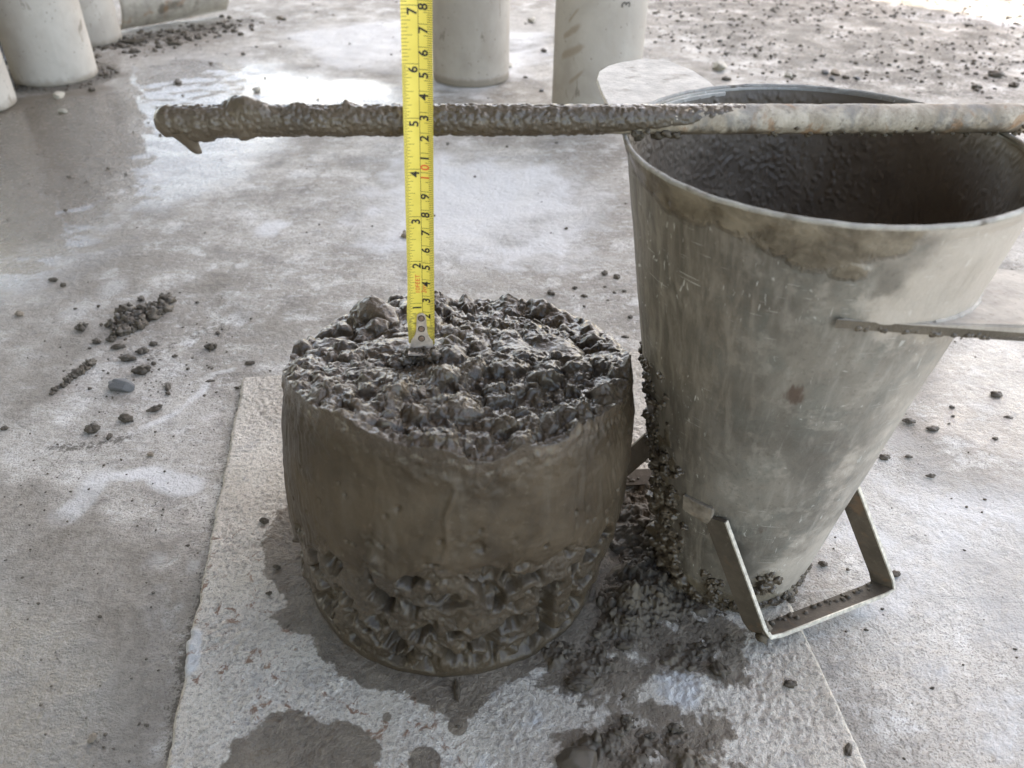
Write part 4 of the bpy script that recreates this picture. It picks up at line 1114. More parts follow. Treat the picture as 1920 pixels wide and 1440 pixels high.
def smears():
    # a pencilled mark on the cylinder behind the foot tab
    bk = mat_plain('pencil', (.05, .045, .04), .7)
    cu = bpy.data.curves.new('t', 'FONT'); cu.body = '3'; cu.size = .022; cu.align_x = cu.align_y = 'CENTER'
    ob = bpy.data.objects.new('t', cu); COL.objects.link(ob)
    dg = bpy.context.evaluated_depsgraph_get(); dg.update()
    me = bpy.data.meshes.new_from_object(ob.evaluated_get(dg)); bpy.data.objects.remove(ob)
    for v in me.vertices:
        a = R(-66) + v.co.y / .075; r = .0757
        v.co = (r * math.cos(a), r * math.sin(a), .185 + v.co.x)
    link('numeral', me, bk, cB)
smears()

def mould_half():
    a = Vector((-.835, 1.585, 0)); b = Vector((-.645, 1.775, 0)); ax = (b - a); Ln = ax.length; ax.normalize()
    root = empty('mould_half', a); root.rotation_euler = (0, 0, math.atan2(ax.y, ax.x))
    tag(root, 'speckled steel half of a cylinder mould lying on its side by the cylinders, upper left', 'steel mould')
    nx, nt = 40, 40; V = []
    for i in range(nx):
        for j in range(nt):
            u = i / (nx - 1); t = R(-62 + 165 * j / (nt - 1)); r = .078
            V.append((u * Ln, .085 - r * math.cos(t) * .95 , .066 + r * math.sin(t) + .006 * u))
    me = mesh_np('shell', np.array(V), grid_faces(nx, nt), True)
    o = link('shell', me, mat_pale_metal('speckled_mould_steel', (.36, .325, .275), (.17, .145, .115), .5, 45), root)
    m = o.modifiers.new('thick', 'SOLIDIFY'); m.thickness = .004
    # flanges along the split line
    for z in (-.006,):
        bm = bmesh.new(); bmesh.ops.create_cube(bm, size=1)
        for v in bm.verts: v.co = (Ln / 2 + v.co.x * Ln, .045 + v.co.y * .012, .004 + v.co.z * .005)
        bm_obj('flange', bm, o.data.materials[0], root)
mould_half()
# blue-black cylinder added to fill the dark gap between the two left cylinders
def dark_cylinder():
    root = empty('added_gap_cylinder', (-1.08, 1.33, -.0085))
    tag(root, 'added dark cylinder filling the gap between the two leftmost cylinders', 'steel mould')
    n = 64; th = np.linspace(0, 2 * PI, n, endpoint=False)
    rows = [(.083, 0), (.083, .31), (.0765, .31), (.0765, .01)]
    V = np.concatenate([np.stack([r * np.cos(th), r * np.sin(th), 0 * th + z], -1) for r, z in rows])
    mk = mat_plain('blue_black', (.03, .035, .05), .45, .3, .3, 40)
    link('wall', mesh_np('wall', V, grid_faces(4, n, True), False), mk, root)
    bm = bmesh.new(); bmesh.ops.create_cone(bm, segments=48, radius1=.1, radius2=.1, depth=.008, cap_ends=True); bmesh.ops.translate(bm, verts=bm.verts, vec=(0, 0, .004))
    bm_obj('foot_ring', bm, mk, root)
dark_cylinder()

# ------------------------------------------------------------------ clods and stones one can count
STONE_D = mat_stone('dark_stone', (.13, .13, .13)); STONE_L = mat_stone('pale_stone', (.36, .33, .27)); STONE_B = mat_stone('brown_stone', (.22, .18, .13))
_var = {}
def lump_mesh(kind, v):
    key = (kind, v)
    if key not in _var:
        if kind == 'clod':
            rs = random.Random(v); its = [(0, 0, 0, .8)]
            for _ in range(9):
                a = rs.uniform(0, 2 * PI); q = rs.uniform(.45, .85); its.append((q * math.cos(a), q * math.sin(a) * .8, rs.uniform(-.35, .35), rs.uniform(.22, .45)))
            me = cluster_mesh('clod', its, 60 + v * 20, 3, .5)
        else:
            W, F = lump_vf(90 + v, 4, .28, .85); me = mesh_np('stone', W * np.array([1, .85, .75]), F, True)
        _var[key] = me
    return _var[key]
def lump(kind, x, y, sx, sy, sz, rot, mat, v, label, cat, group, z=None):
    key = (kind, v, mat.name)
    if key not in _var:
        me = lump_mesh(kind, v).copy(); me.materials.clear(); me.materials.append(mat); _var[key] = me
    o = bpy.data.objects.new('stone' if kind == 'stone' else 'mud_clod', _var[key]); COL.objects.link(o)
    o.scale = (sx, sy, sz); o.rotation_euler = (0, 0, rot)
    o.location = (x, y, (float(floor_z(x, y)) if z is None else z) + sz * .45)
    tag(o, label, cat, group)
    return o
CLODS = [
    ('clod', -0.3541, 0.3794, 0.0036, 0.0051, 0.0033, 0.00, CLOD, 'small round mud clod just above the crumbly mud heap on the left floor', 'mud clod', 'clods and stones scattered on the floor left of the plate', None),
    ('clod', -0.3923, 0.3185, 0.0059, 0.0080, 0.0053, 0.52, CLOD, 'knobbly mud clod standing alone left of the crumbly mud heap', 'mud clod', 'clods and stones scattered on the floor left of the plate', None),
    ('clod', -0.4690, 0.3448, 0.0043, 0.0055, 0.0038, 0.00, STONE_B, 'brown pebble by itself near the left edge of the floor', 'stone', 'clods and stones scattered on the floor left of the plate', None),
    ('clod', -0.4685, 0.4210, 0.0059, 0.0031, 0.0027, -0.17, CLOD, 'flat sliver of mud beside the far left wet patch', 'mud clod', 'clods and stones scattered on the floor left of the plate', None),
    ('clod', -0.4526, 0.4087, 0.0035, 0.0034, 0.0030, 0.00, CLOD, 'small crumb just below the flat mud sliver', 'mud clod', 'clods and stones scattered on the floor left of the plate', None),
    ('clod', -0.3662, 0.2932, 0.0043, 0.0039, 0.0037, 0.00, CLOD, 'small clod at the left end of the row under the mud heap', 'mud clod', 'clods and stones scattered on the floor left of the plate', None),
    ('clod', -0.3524, 0.2966, 0.0053, 0.0050, 0.0047, 0.35, CLOD, 'rounded clod at the lower left foot of the mud heap', 'mud clod', 'clods and stones scattered on the floor left of the plate', None),
    ('clod', -0.3398, 0.2836, 0.0066, 0.0044, 0.0041, 0.44, CLOD, 'angular clod lying just below the mud heap', 'mud clod', 'clods and stones scattered on the floor left of the plate', None),
    ('clod', -0.3125, 0.2761, 0.0056, 0.0048, 0.0046, 0.00, CLOD, 'clod below the middle of the mud heap', 'mud clod', 'clods and stones scattered on the floor left of the plate', None),
    ('clod', -0.3083, 0.2897, 0.0048, 0.0036, 0.0034, 0.00, CLOD, 'clod at the lower right foot of the mud heap', 'mud clod', 'clods and stones scattered on the floor left of the plate', None),
    ('clod', -0.3231, 0.2627, 0.0074, 0.0047, 0.0045, 0.17, CLOD, 'ragged clod between the mud heap and the oval clod', 'mud clod', 'clods and stones scattered on the floor left of the plate', None),
    ('clod', -0.3010, 0.2420, 0.0090, 0.0063, 0.0061, 0.26, CLOD, 'oval ribbed clod just above the dark grey stone', 'mud clod', 'clods and stones scattered on the floor left of the plate', None),
    ('clod', -0.2952, 0.2564, 0.0025, 0.0032, 0.0023, 0.00, CLOD, 'tiny clod touching the oval ribbed clod', 'mud clod', 'clods and stones scattered on the floor left of the plate', None),
    ('stone', -0.3077, 0.2149, 0.0129, 0.0092, 0.0088, 0.00, STONE_D, 'largest dark grey stone on the left floor', 'stone', 'clods and stones scattered on the floor left of the plate', None),
    ('clod', -0.2684, 0.2177, 0.0031, 0.0074, 0.0028, 0.26, CLOD, 'thin curved strip of mud right of the dark grey stone', 'mud clod', 'clods and stones scattered on the floor left of the plate', None),
    ('clod', -0.2651, 0.2084, 0.0024, 0.0025, 0.0022, 0.00, CLOD, 'crumb at the lower end of the curved mud strip', 'mud clod', 'clods and stones scattered on the floor left of the plate', None),
    ('clod', -0.2678, 0.1841, 0.0072, 0.0037, 0.0036, 0.61, CLOD, 'slanting clod right beside the white scrape mark', 'mud clod', 'clods and stones scattered on the floor left of the plate', None),
    ('clod', -0.2870, 0.1685, 0.0063, 0.0059, 0.0056, 0.00, CLOD, 'plump clod with a pointed tip, upper of the pair at left', 'mud clod', 'clods and stones scattered on the floor left of the plate', None),
    ('clod', -0.3105, 0.1542, 0.0066, 0.0053, 0.0052, 0.00, CLOD, 'round clod left of the plump pointed clod', 'mud clod', 'clods and stones scattered on the floor left of the plate', None),
    ('clod', -0.2931, 0.1450, 0.0026, 0.0045, 0.0024, 0.00, CLOD, 'small upright clod below the round clod', 'mud clod', 'clods and stones scattered on the floor left of the plate', None),
    ('clod', -0.2496, 0.1223, 0.0026, 0.0026, 0.0023, 0.00, STONE_B, 'lone pebble between the two white scrape marks', 'stone', 'clods and stones scattered on the floor left of the plate', None),
    ('clod', -0.2485, 0.2849, 0.0066, 0.0051, 0.0048, 0.00, CLOD, 'wedge-shaped clod left of the mound, by itself', 'mud clod', 'clods and stones scattered on the floor left of the plate', None),
    ('clod', -0.2503, 0.3127, 0.0024, 0.0031, 0.0022, 0.00, CLOD, 'small pebble just behind the wedge-shaped clod', 'stone', 'clods and stones scattered on the floor left of the plate', None),
    ('clod', -0.2791, 0.2690, 0.0030, 0.0024, 0.0023, 0.00, CLOD, 'flat crumb between mud heap and wedge-shaped clod', 'mud clod', 'clods and stones scattered on the floor left of the plate', None),
    ('clod', -0.2034, 0.2580, 0.0055, 0.0030, 0.0029, 0.17, CLOD, 'flattened crumbs just behind the corner of the plate', 'mud clod', 'clods and stones scattered on the floor left of the plate', None),
    ('clod', -0.2324, 0.2277, 0.0040, 0.0022, 0.0021, 0.44, CLOD, 'grey chip lying on the end of the white scrape mark', 'mud clod', 'clods and stones scattered on the floor left of the plate', None),
    ('clod', -0.2368, 0.2490, 0.0016, 0.0028, 0.0014, 0.00, CLOD, 'tiny crumb at the tip of the white scrape mark', 'mud clod', 'clods and stones scattered on the floor left of the plate', None),
    ('clod', -0.2044, 0.2184, 0.0022, 0.0017, 0.0016, 0.00, CLOD, 'dark chip against the left edge of the plate', 'mud clod', 'clods and stones scattered on the floor left of the plate', None),
    ('clod', -0.3872, 0.1544, 0.0031, 0.0027, 0.0026, 0.00, CLOD, 'pebble cut by the left edge of the photo', 'stone', 'clods and stones scattered on the floor left of the plate', None),
    ('stone', -0.1911, -0.1291, 0.0024, 0.0038, 0.0022, 0.00, STONE_B, 'brown pebble on the wet floor at the bottom left', 'stone', 'clods and stones scattered on the floor left of the plate', None),
    ('clod', -0.2228, -0.0426, 0.0014, 0.0012, 0.0013, 0.00, CLOD, 'small dark crumb on the damp floor left of the plate', 'mud clod', 'clods and stones scattered on the floor left of the plate', None),
    ('clod', -0.1851, 0.0217, 0.0017, 0.0014, 0.0014, 0.00, CLOD, 'small dark crumb close to the left plate edge', 'mud clod', 'clods and stones scattered on the floor left of the plate', None),
    ('stone', -0.0843, 0.5435, 0.0070, 0.0087, 0.0063, 0.00, STONE_B, 'reddish brown pebble directly behind the left edge of the tape', 'stone', 'mud crumbs dropped on the floor behind the mound', None),
    ('clod', 0.1571, 0.4449, 0.0038, 0.0047, 0.0035, 0.00, CLOD, 'left one of the two biggest crumbs behind the mound near the cone', 'mud crumb', 'mud crumbs dropped on the floor behind the mound', None),
    ('clod', 0.1689, 0.4347, 0.0043, 0.0054, 0.0039, 0.00, CLOD, 'right one of the two biggest crumbs behind the mound near the cone', 'mud crumb', 'mud crumbs dropped on the floor behind the mound', None),
    ('clod', 0.0932, 0.4015, 0.0040, 0.0052, 0.0036, 0.00, CLOD, 'crumb farthest left of the scatter behind the mound', 'mud crumb', 'mud crumbs dropped on the floor behind the mound', None),
    ('clod', 0.1205, 0.4125, 0.0032, 0.0028, 0.0026, 0.00, CLOD, 'flat crumb second from left of the scatter behind the mound', 'mud crumb', 'mud crumbs dropped on the floor behind the mound', None),
    ('clod', 0.1300, 0.3940, 0.0037, 0.0027, 0.0026, 0.00, CLOD, 'crumb just in front of the flat one behind the mound', 'mud crumb', 'mud crumbs dropped on the floor behind the mound', None),
    ('clod', 0.1546, 0.4139, 0.0021, 0.0019, 0.0018, 0.00, CLOD, 'tiny crumb below the two biggest crumbs', 'mud crumb', 'mud crumbs dropped on the floor behind the mound', None),
    ('clod', 0.1743, 0.4028, 0.0026, 0.0022, 0.0020, 0.00, CLOD, 'tiny flat crumb nearest the cone wall behind the mound', 'mud crumb', 'mud crumbs dropped on the floor behind the mound', None),
    ('clod', 0.1634, 0.4011, 0.0018, 0.0030, 0.0017, 0.00, CLOD, 'tiny crumb between the two biggest crumbs and the cone', 'mud crumb', 'mud crumbs dropped on the floor behind the mound', None),
    ('clod', 0.1550, 0.3842, 0.0018, 0.0015, 0.0014, 0.00, CLOD, 'smallest crumb of the scatter behind the mound', 'mud crumb', 'mud crumbs dropped on the floor behind the mound', None),
    ('clod', 0.1660, 0.3081, 0.0041, 0.0024, 0.0023, 0.00, CLOD, 'crumb in the gap between the mound and the cone, upper part', 'mud crumb', 'mud crumbs dropped on the floor behind the mound', None),
    ('clod', 0.1757, 0.3474, 0.0028, 0.0026, 0.0024, 0.00, CLOD, 'crumb touching the cone wall above the gap', 'mud crumb', 'mud crumbs dropped on the floor behind the mound', None),
    ('stone', 0.4636, 1.3266, 0.0142, 0.0237, 0.0128, 0.00, STONE_L, 'pale rounded stone behind the foot tab of the cone', 'stone', 'stones lying on the yard floor at the back', None),
    ('clod', 0.4614, 1.2460, 0.0083, 0.0073, 0.0053, 0.00, CLOD, 'low dark clod just in front of the pale rounded stone', 'mud clod', 'stones lying on the yard floor at the back', None),
    ('stone', 0.0893, 1.7693, 0.0104, 0.0249, 0.0093, 0.00, STONE_L, 'small pale stone on the floor between the two cylinders behind, the farther one', 'stone', 'stones lying on the yard floor at the back', None),
    ('clod', 0.1121, 1.4677, 0.0067, 0.0108, 0.0060, 0.00, CLOD, 'dark pebble left of the smeared cylinder', 'stone', 'stones lying on the yard floor at the back', None),
    ('clod', 0.1008, 1.1731, 0.0045, 0.0052, 0.0039, 0.00, STONE_D, 'dark chip near the foot of the smeared cylinder', 'stone', 'stones lying on the yard floor at the back', None),
    ('stone', 0.0380, 1.3507, 0.0063, 0.0152, 0.0057, 0.00, STONE_L, 'pale stone against the right foot of the cylinder behind the tape', 'stone', 'stones lying on the yard floor at the back', None),
    ('clod', 0.0704, 1.2663, 0.0042, 0.0040, 0.0030, 0.00, CLOD, 'tiny flat chip beside the cylinder behind the tape', 'stone', 'stones lying on the yard floor at the back', None),
    ('stone', -0.4317, 1.1591, 0.0068, 0.0136, 0.0061, 0.00, STONE_L, 'pale angular stone just behind the muddy end of the rod', 'stone', 'stones lying on the yard floor at the back', None),
    ('clod', -0.5921, 1.2001, 0.0072, 0.0138, 0.0065, 0.00, CLOD, 'dark crumb on the shining wet floor above the rod end', 'mud clod', 'stones lying on the yard floor at the back', None),
    ('clod', -0.6663, 1.5567, 0.0086, 0.0096, 0.0064, 0.00, CLOD, 'wet lump in front of the mould half', 'mud clod', 'stones lying on the yard floor at the back', None),
    ('clod', -0.6928, 1.5623, 0.0086, 0.0196, 0.0077, 0.00, CLOD, 'bigger wet lump in front of the mould half', 'mud clod', 'stones lying on the yard floor at the back', None),
    ('clod', -0.7015, 1.4950, 0.0157, 0.0102, 0.0069, 0.00, MUDDRY, 'flat strip of spilled mortar at the foot of the mould half', 'mud clod', 'stones lying on the yard floor at the back', None),
    ('clod', -0.7944, 1.5089, 0.0263, 0.0118, 0.0077, 0.17, MUDDRY, 'mortar flake between the hidden cylinder and the mould half', 'mud clod', 'stones lying on the yard floor at the back', None),
    ('stone', -0.7767, 1.1056, 0.0101, 0.0163, 0.0091, 0.00, STONE_L, 'pale lump at the foot of the seamed cylinder', 'stone', 'stones lying on the yard floor at the back', None),
    ('stone', -0.7285, 1.0185, 0.0087, 0.0074, 0.0055, 0.00, STONE_L, 'small whitish lump lying on the brown wet floor', 'stone', 'stones lying on the yard floor at the back', None),
    ('clod', -0.7357, 1.1478, 0.0071, 0.0070, 0.0051, 0.00, CLOD, 'dark crumb at the right foot of the seamed cylinder', 'mud clod', 'stones lying on the yard floor at the back', None),
    ('clod', -0.5287, 1.4193, 0.0045, 0.0076, 0.0041, 0.00, CLOD, 'dark pebble left of the pale area at the back', 'stone', 'stones lying on the yard floor at the back', None),
    ('clod', -0.5729, 1.3407, 0.0044, 0.0054, 0.0038, 0.00, CLOD, 'flat dark chip on the shining floor behind', 'mud clod', 'stones lying on the yard floor at the back', None),
    ('clod', -0.5306, 1.7615, 0.0094, 0.0109, 0.0071, 0.00, STONE_B, 'light brown pebble near the top left of the floor', 'stone', 'stones lying on the yard floor at the back', None),
    ('stone', 0.6914, 1.2951, 0.0089, 0.0180, 0.0080, 0.00, STONE_B, 'brown stone, middle of the row behind the cone mouth', 'stone', 'stones lying on the yard floor at the back', None),
    ('clod', 0.6702, 1.2997, 0.0067, 0.0109, 0.0060, 0.00, STONE_D, 'dark stone left in the row behind the cone mouth', 'stone', 'stones lying on the yard floor at the back', None),
    ('clod', 0.7003, 1.2672, 0.0061, 0.0095, 0.0055, 0.00, CLOD, 'stone right of the brown one behind the cone mouth', 'stone', 'stones lying on the yard floor at the back', None),
    ('stone', 0.7224, 1.2653, 0.0055, 0.0132, 0.0050, 0.00, STONE_D, 'rightmost small dark stone of the row behind the cone mouth', 'stone', 'stones lying on the yard floor at the back', None),
    ('clod', 0.6718, 1.2595, 0.0051, 0.0090, 0.0046, 0.00, STONE_D, 'front dark stone of the row behind the cone mouth', 'stone', 'stones lying on the yard floor at the back', None),
    ('stone', 0.5910, 1.2733, 0.0078, 0.0102, 0.0070, 0.00, STONE_L, 'pale flat stone right of the pale rounded one', 'stone', 'stones lying on the yard floor at the back', None),
    ('clod', 1.0074, 1.2940, 0.0161, 0.0145, 0.0099, 0.00, CLOD, 'wide low clod heap at the upper right', 'mud clod', 'stones lying on the yard floor at the back', None),
    ('clod', 0.9300, 1.2057, 0.0082, 0.0100, 0.0070, 0.00, CLOD, 'clod in front of the wide low heap at the upper right', 'mud clod', 'stones lying on the yard floor at the back', None),
    ('clod', 1.0107, 1.2232, 0.0101, 0.0103, 0.0072, 0.00, CLOD, 'clod at the upper right edge of the photo', 'mud clod', 'stones lying on the yard floor at the back', None),
    ('clod', 0.4004, 0.1715, 0.0058, 0.0034, 0.0033, 0.00, MUD, 'wet lump touching the cone outline at right', 'mud lump', 'wet lumps on the floor right of the cone', None),
    ('clod', 0.4180, 0.1617, 0.0058, 0.0029, 0.0028, 0.00, MUD, 'ring-shaped wet lump right of the cone', 'mud lump', 'wet lumps on the floor right of the cone', None),
    ('clod', 0.4951, 0.2117, 0.0057, 0.0042, 0.0040, 0.00, MUD, 'biggest wet lump on the shiny floor at the right edge', 'mud lump', 'wet lumps on the floor right of the cone', None),
    ('clod', 0.4472, 0.1935, 0.0021, 0.0019, 0.0018, 0.00, MUD, 'small wet lump left of the biggest one on the shiny floor', 'mud lump', 'wet lumps on the floor right of the cone', None),
    ('clod', 0.4427, 0.1804, 0.0017, 0.0014, 0.0014, 0.00, MUD, 'tiny wet lump above the ring-shaped one', 'mud lump', 'wet lumps on the floor right of the cone', None),
    ('clod', 0.4910, 0.1784, 0.0042, 0.0026, 0.0025, 0.00, MUD, 'wet lump below the biggest one on the shiny floor', 'mud lump', 'wet lumps on the floor right of the cone', None),
    ('clod', 0.4661, 0.1495, 0.0026, 0.0018, 0.0017, 0.00, MUD, 'wet crumb near the right edge below the puddle', 'mud lump', 'wet lumps on the floor right of the cone', None),
    ('clod', 0.3602, 0.1224, 0.0049, 0.0031, 0.0031, 0.00, MUD, 'wet lump where the cone outline meets the floor at right', 'mud lump', 'wet lumps on the floor right of the cone', None),
    ('clod', 0.3814, 0.1242, 0.0028, 0.0019, 0.0019, 0.00, MUD, 'flat wet crumb right of the cone foot', 'mud lump', 'wet lumps on the floor right of the cone', None),
    ('clod', 0.3902, 0.1005, 0.0042, 0.0022, 0.0022, 0.00, MUD, 'low muddy scab on the floor well right of the handle', 'mud lump', 'wet lumps on the floor right of the cone', None),
    ('clod', 0.2743, 0.0052, 0.0032, 0.0028, 0.0029, 0.00, CLOD, 'round clod framed inside the strap handle', 'mud clod', 'wet lumps on the floor right of the cone', None),
    ('clod', 0.3228, -0.0032, 0.0045, 0.0025, 0.0026, 0.17, CLOD, 'ragged clod right of the strap handle', 'mud clod', 'wet lumps on the floor right of the cone', None),
    ('clod', 0.3024, -0.0335, 0.0013, 0.0009, 0.0010, 0.00, CLOD, 'tiny crumb below the right corner of the handle', 'mud clod', 'wet lumps on the floor right of the cone', None),
    ('clod', 0.2856, -0.0507, 0.0014, 0.0010, 0.0011, 0.00, CLOD, 'tiny crumb on the floor below the handle', 'mud clod', 'wet lumps on the floor right of the cone', None),
    ('clod', 0.3114, -0.0935, 0.0015, 0.0011, 0.0012, 0.00, CLOD, 'dark crumb alone on the pale floor at lower right', 'mud clod', 'wet lumps on the floor right of the cone', None),
    ('clod', 0.3770, -0.0643, 0.0014, 0.0009, 0.0009, 0.00, CLOD, 'dark chip at the right edge of the lower floor', 'mud clod', 'wet lumps on the floor right of the cone', None),
    ('clod', 0.2421, -0.0291, 0.0035, 0.0021, 0.0023, 0.35, MUD, 'wet clod at the foot of the cone beside the plate edge', 'mud clod', 'clods lying on the plate', 0.0),
    ('clod', 0.2232, -0.0939, 0.0044, 0.0027, 0.0029, 0.00, CLOD, 'crumbly clod alone on the right part of the plate', 'mud clod', 'clods lying on the plate', 0.0),
    ('clod', 0.1822, -0.0853, 0.0050, 0.0066, 0.0045, 0.52, CLOD, 'tall dark clod on the plate below the handle', 'mud clod', 'clods lying on the plate', 0.0),
    ('clod', 0.1922, -0.0610, 0.0026, 0.0021, 0.0023, 0.00, CLOD, 'small clod on the plate just left of the handle corner', 'mud clod', 'clods lying on the plate', 0.0),
    ('stone', 0.0896, -0.1465, 0.0135, 0.0093, 0.0105, 0.00, CLOD, 'big mud-streaked stone at the bottom edge of the plate', 'stone', 'clods lying on the plate', 0.0),
    ('clod', 0.0957, -0.0960, 0.0090, 0.0053, 0.0058, 0.00, CLOD, 'broad dark clod on the plate in front of the mound at right', 'mud clod', 'clods lying on the plate', 0.0),
    ('clod', 0.1247, -0.0677, 0.0061, 0.0033, 0.0036, 0.00, CLOD, 'grey clod in the spilled mud right of the mound foot', 'mud clod', 'clods lying on the plate', 0.0),
    ('clod', 0.1483, -0.1245, 0.0047, 0.0032, 0.0036, 0.00, CLOD, 'clod in the spilled mud at the bottom of the plate', 'mud clod', 'clods lying on the plate', 0.0),
    ('clod', 0.1337, -0.1287, 0.0036, 0.0022, 0.0025, 0.00, CLOD, 'smaller clod left of the one at the bottom of the plate', 'mud clod', 'clods lying on the plate', 0.0),
    ('clod', -0.1315, 0.0388, 0.0035, 0.0037, 0.0032, 0.00, CLOD, 'small clod on the plate against the left side of the mound', 'mud clod', 'clods lying on the plate', 0.0),
    ('clod', 0.0205, -0.1009, 0.0020, 0.0073, 0.0031, 0.17, MUD, 'finger of wet mud oozing from the front foot of the mound', 'mud', 'clods lying on the plate', 0.0),
    ('clod', 0.0219, -0.1242, 0.0017, 0.0012, 0.0014, 0.00, CLOD, 'tiny crumb on a wet spot in front of the mound', 'mud clod', 'clods lying on the plate', 0.0),
    ('clod', 0.2455, -0.1356, 0.0019, 0.0046, 0.0017, -0.52, CLOD, 'mud smear on the right edge of the plate at the bottom', 'mud clod', 'clods lying on the plate', 0.0),
    ('clod', -0.1115, -0.0286, 0.0023, 0.0018, 0.0019, 0.00, CLOD, 'crumb in the dark stain left of the mound', 'mud clod', 'clods lying on the plate', 0.0),
    ('clod', -0.1117, -0.0054, 0.0027, 0.0022, 0.0024, 0.00, CLOD, 'clod in the dark stain left of the mound', 'mud clod', 'clods lying on the plate', 0.0),
]
for i, (k, x, y, sx, sy, sz, rot, m, lab, cat, g, z) in enumerate(CLODS):
    lump(k, x, y, sx, sy, sz, rot, m, i % 5, lab, cat, g, z)
HEAP = [(-0.361, 0.3217, -0.0071, 0.0025), (-0.3646, 0.3289, -0.0069, 0.0028), (-0.3644, 0.3264, -0.0063, 0.004), (-0.3607, 0.3383, -0.0057, 0.005), (-0.3606, 0.3324, -0.0071, 0.0026), (-0.3598, 0.3384, -0.006, 0.0046), (-0.3623, 0.3499, -0.0055, 0.0055), (-0.3562, 0.3485, -0.0057, 0.0051), (-0.3538, 0.3409, -0.007, 0.0028), (-0.3587, 0.3548, -0.0053, 0.0057), (-0.357, 0.3515, -0.0052, 0.006), (-0.3527, 0.348, -0.0065, 0.0037), (-0.3445, 0.3441, -0.0071, 0.0026), (-0.3434, 0.3421, -0.0056, 0.0053), (-0.3475, 0.3446, -0.0069, 0.0029), (-0.341, 0.3454, -0.0065, 0.0036), (-0.3459, 0.3556, -0.0071, 0.0026), (-0.3429, 0.3546, -0.0066, 0.0035), (-0.3405, 0.3601, -0.006, 0.0046), (-0.3402, 0.3529, -0.0057, 0.0051), (-0.3414, 0.3552, -0.0057, 0.0051), (-0.3355, 0.3636, -0.006, 0.0045), (-0.3315, 0.3575, -0.0052, 0.006), (-0.3302, 0.3523, -0.0068, 0.003), (-0.33, 0.3592, -0.0063, 0.004), (-0.3293, 0.3576, -0.0064, 0.0038), (-0.3263, 0.3604, -0.0053, 0.0058), (-0.3246, 0.3725, -0.0064, 0.0038), (-0.3263, 0.3705, -0.0063, 0.0041), (-0.3226, 0.3738, -0.0059, 0.0048), (-0.3241, 0.3453, -0.0062, 0.0042), (-0.3235, 0.3524, -0.0066, 0.0034), (-0.3205, 0.3503, -0.0071, 0.0025), (-0.3285, 0.3435, -0.0061, 0.0045), (-0.3265, 0.3431, -0.0053, 0.0059), (-0.3299, 0.3475, -0.0052, 0.0059), (-0.3312, 0.3294, -0.0068, 0.0031), (-0.3351, 0.3302, -0.0057, 0.0051), (-0.3364, 0.3324, -0.0056, 0.0053), (-0.3377, 0.3287, -0.0069, 0.003), (-0.347, 0.3372, -0.0071, 0.0026), (-0.3414, 0.3267, -0.006, 0.0045), (-0.3469, 0.3247, -0.0069, 0.003), (-0.35, 0.3279, -0.0052, 0.0061), (-0.3509, 0.3351, -0.0055, 0.0055), (-0.3529, 0.3177, -0.0063, 0.0039), (-0.349, 0.3185, -0.006, 0.0046), (-0.3572, 0.327, -0.0069, 0.0029), (-0.3571, 0.317, -0.0067, 0.0033), (-0.3505, 0.3116, -0.0071, 0.0025), (-0.3527, 0.3065, -0.006, 0.0046), (-0.3474, 0.3144, -0.0056, 0.0053), (-0.3458, 0.3104, -0.0052, 0.0061), (-0.3432, 0.3146, -0.0061, 0.0043), (-0.3371, 0.3147, -0.0068, 0.0031), (-0.3446, 0.324, -0.0061, 0.0043), (-0.3384, 0.3179, -0.0065, 0.0037), (-0.3316, 0.3242, -0.0064, 0.0039), (-0.3337, 0.322, -0.0058, 0.005), (-0.3388, 0.3305, -0.0064, 0.0039), (-0.327, 0.3505, -0.0056, 0.0053), (-0.3305, 0.3498, -0.0055, 0.0055), (-0.3279, 0.3449, -0.0061, 0.0044), (-0.3216, 0.3633, -0.007, 0.0027), (-0.3205, 0.3565, -0.0053, 0.0059), (-0.3227, 0.3667, -0.0066, 0.0034), (-0.323, 0.3744, -0.0052, 0.006), (-0.3236, 0.3749, -0.0058, 0.0049), (-0.3268, 0.3808, -0.0059, 0.0047)]
LONG = [(-0.3698, 0.2049, -0.0072, 0.0022), (-0.3696, 0.2066, -0.0077, 0.0013), (-0.3717, 0.2125, -0.0074, 0.0018), (-0.3695, 0.2103, -0.0071, 0.0024), (-0.3707, 0.2161, -0.0075, 0.0017), (-0.3683, 0.2148, -0.0074, 0.0018), (-0.3659, 0.2179, -0.0069, 0.0027), (-0.3648, 0.2182, -0.0072, 0.0021), (-0.3654, 0.2206, -0.0074, 0.0018), (-0.3654, 0.2235, -0.0077, 0.0014), (-0.3648, 0.2263, -0.0067, 0.003), (-0.364, 0.2259, -0.0069, 0.0026), (-0.364, 0.2284, -0.0069, 0.0027), (-0.3646, 0.2322, -0.0067, 0.003), (-0.3624, 0.2364, -0.0063, 0.0037), (-0.3612, 0.2333, -0.0067, 0.003), (-0.3601, 0.2374, -0.0066, 0.0031), (-0.3611, 0.2393, -0.0064, 0.0034), (-0.3583, 0.2404, -0.0065, 0.0034), (-0.3587, 0.2447, -0.0064, 0.0034), (-0.3592, 0.2464, -0.0068, 0.0029), (-0.3588, 0.2488, -0.0064, 0.0035), (-0.3566, 0.2473, -0.0063, 0.0037), (-0.3579, 0.2523, -0.0068, 0.0029), (-0.3544, 0.2519, -0.0058, 0.0045), (-0.3556, 0.2573, -0.0068, 0.0028)]
o = link('mud_heap', cluster_mesh('mud_heap', HEAP, 1200, 3, .95), CLOD); tag(o, 'crumbly heap of half-dry mud on the floor left of the mound', 'mud heap', 'clods and stones scattered on the floor left of the plate')
o = link('mud_clod', cluster_mesh('mud_clod', LONG, 1400, 3, .95), CLOD); tag(o, 'long tapering stick of mud lying on the left floor', 'mud clod', 'clods and stones scattered on the floor left of the plate')


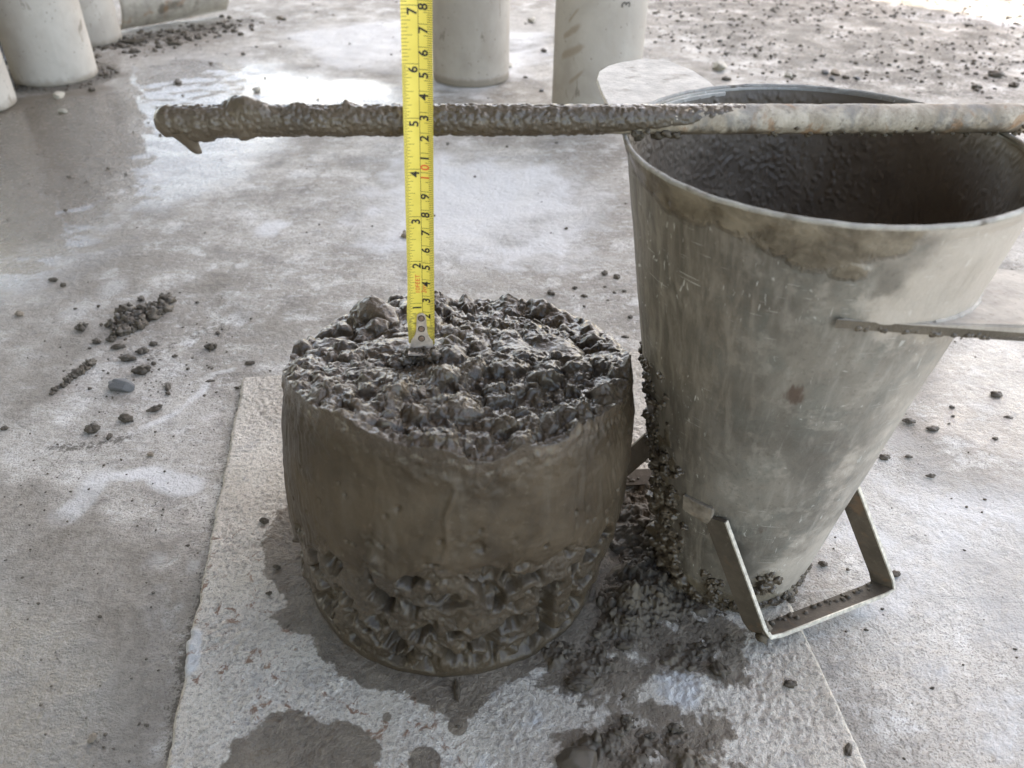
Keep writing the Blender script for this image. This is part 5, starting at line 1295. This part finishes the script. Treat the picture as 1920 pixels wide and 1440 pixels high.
def gravel():
    "uncountable grit, crumbs and small gravel strewn over the yard floor"
    rs = np.random.RandomState(12); V0, F0 = ico(2); shapes = [lump_vf(400 + k, 2, .5)[0] for k in range(8)]
    Vs, Fs, k = [], [], 0
    def drop(x, y, s):
        nonlocal k
        W = shapes[rs.randint(8)]; a = rs.uniform(0, 6.28); c, sn = math.cos(a), math.sin(a)
        W = W * np.array([s, s * rs.uniform(.6, 1), s * rs.uniform(.35, .75)]); W = np.stack([W[:, 0] * c - W[:, 1] * sn, W[:, 0] * sn + W[:, 1] * c, W[:, 2]], -1)
        Vs.append(W + np.array([x, y, float(floor_z(x, y)) + s * .25])); Fs.append(F0 + k); k += len(W)
    n = 0
    while n < 5600:
        x, y = rs.uniform(.2, 2.2), rs.uniform(.95, 2.9)
        if poly_sdf(np.array([x]), np.array([y]), POLY['debris'])[0] < -.08 * rs.rand(): continue
        if noise(np.array([[x, y, 0]]), 5)[0] < rs.uniform(-.5, .25): continue
        drop(x, y, .0007 + .0048 * rs.rand() ** 5); n += 1
    for _ in range(900):
        x, y = rs.uniform(-.9, .5), rs.uniform(.25, 2.6); drop(x, y, .0005 + .0028 * rs.rand() ** 5)
    for _ in range(260):
        x, y = rs.normal(-.30, .05), rs.normal(.27, .06)
        if x < -.21: drop(x, y, .0004 + .0018 * rs.rand() ** 4)
    for _ in range(420):
        t = rs.rand(); x, y = -.86 + .26 * t + rs.normal(0, .05), 1.42 + .28 * t + rs.normal(0, .06); drop(x, y, .001 + .007 * rs.rand() ** 3)
    for _ in range(260):
        a = rs.uniform(0, 6.28); q = .078 + abs(rs.normal(0, .018)); drop(-.84 + q * math.cos(a), 1.235 + q * math.sin(a), .001 + .005 * rs.rand() ** 3)
    for _ in range(500):
        drop(rs.uniform(-.35, -.15), rs.uniform(-.2, .25), .0003 + .0010 * rs.rand() ** 4)
    for _ in range(600):
        x, y = rs.uniform(.27, .7), rs.uniform(-.2, .5); drop(x, y, .0003 + .0011 * rs.rand() ** 4)
    o = link('loose_gravel', mesh_np('loose_gravel', np.concatenate(Vs), np.concatenate(Fs), True), CLOD)
    tag(o, 'fine grit and small gravel strewn over the concrete floor', 'gravel', kind='stuff')
gravel()
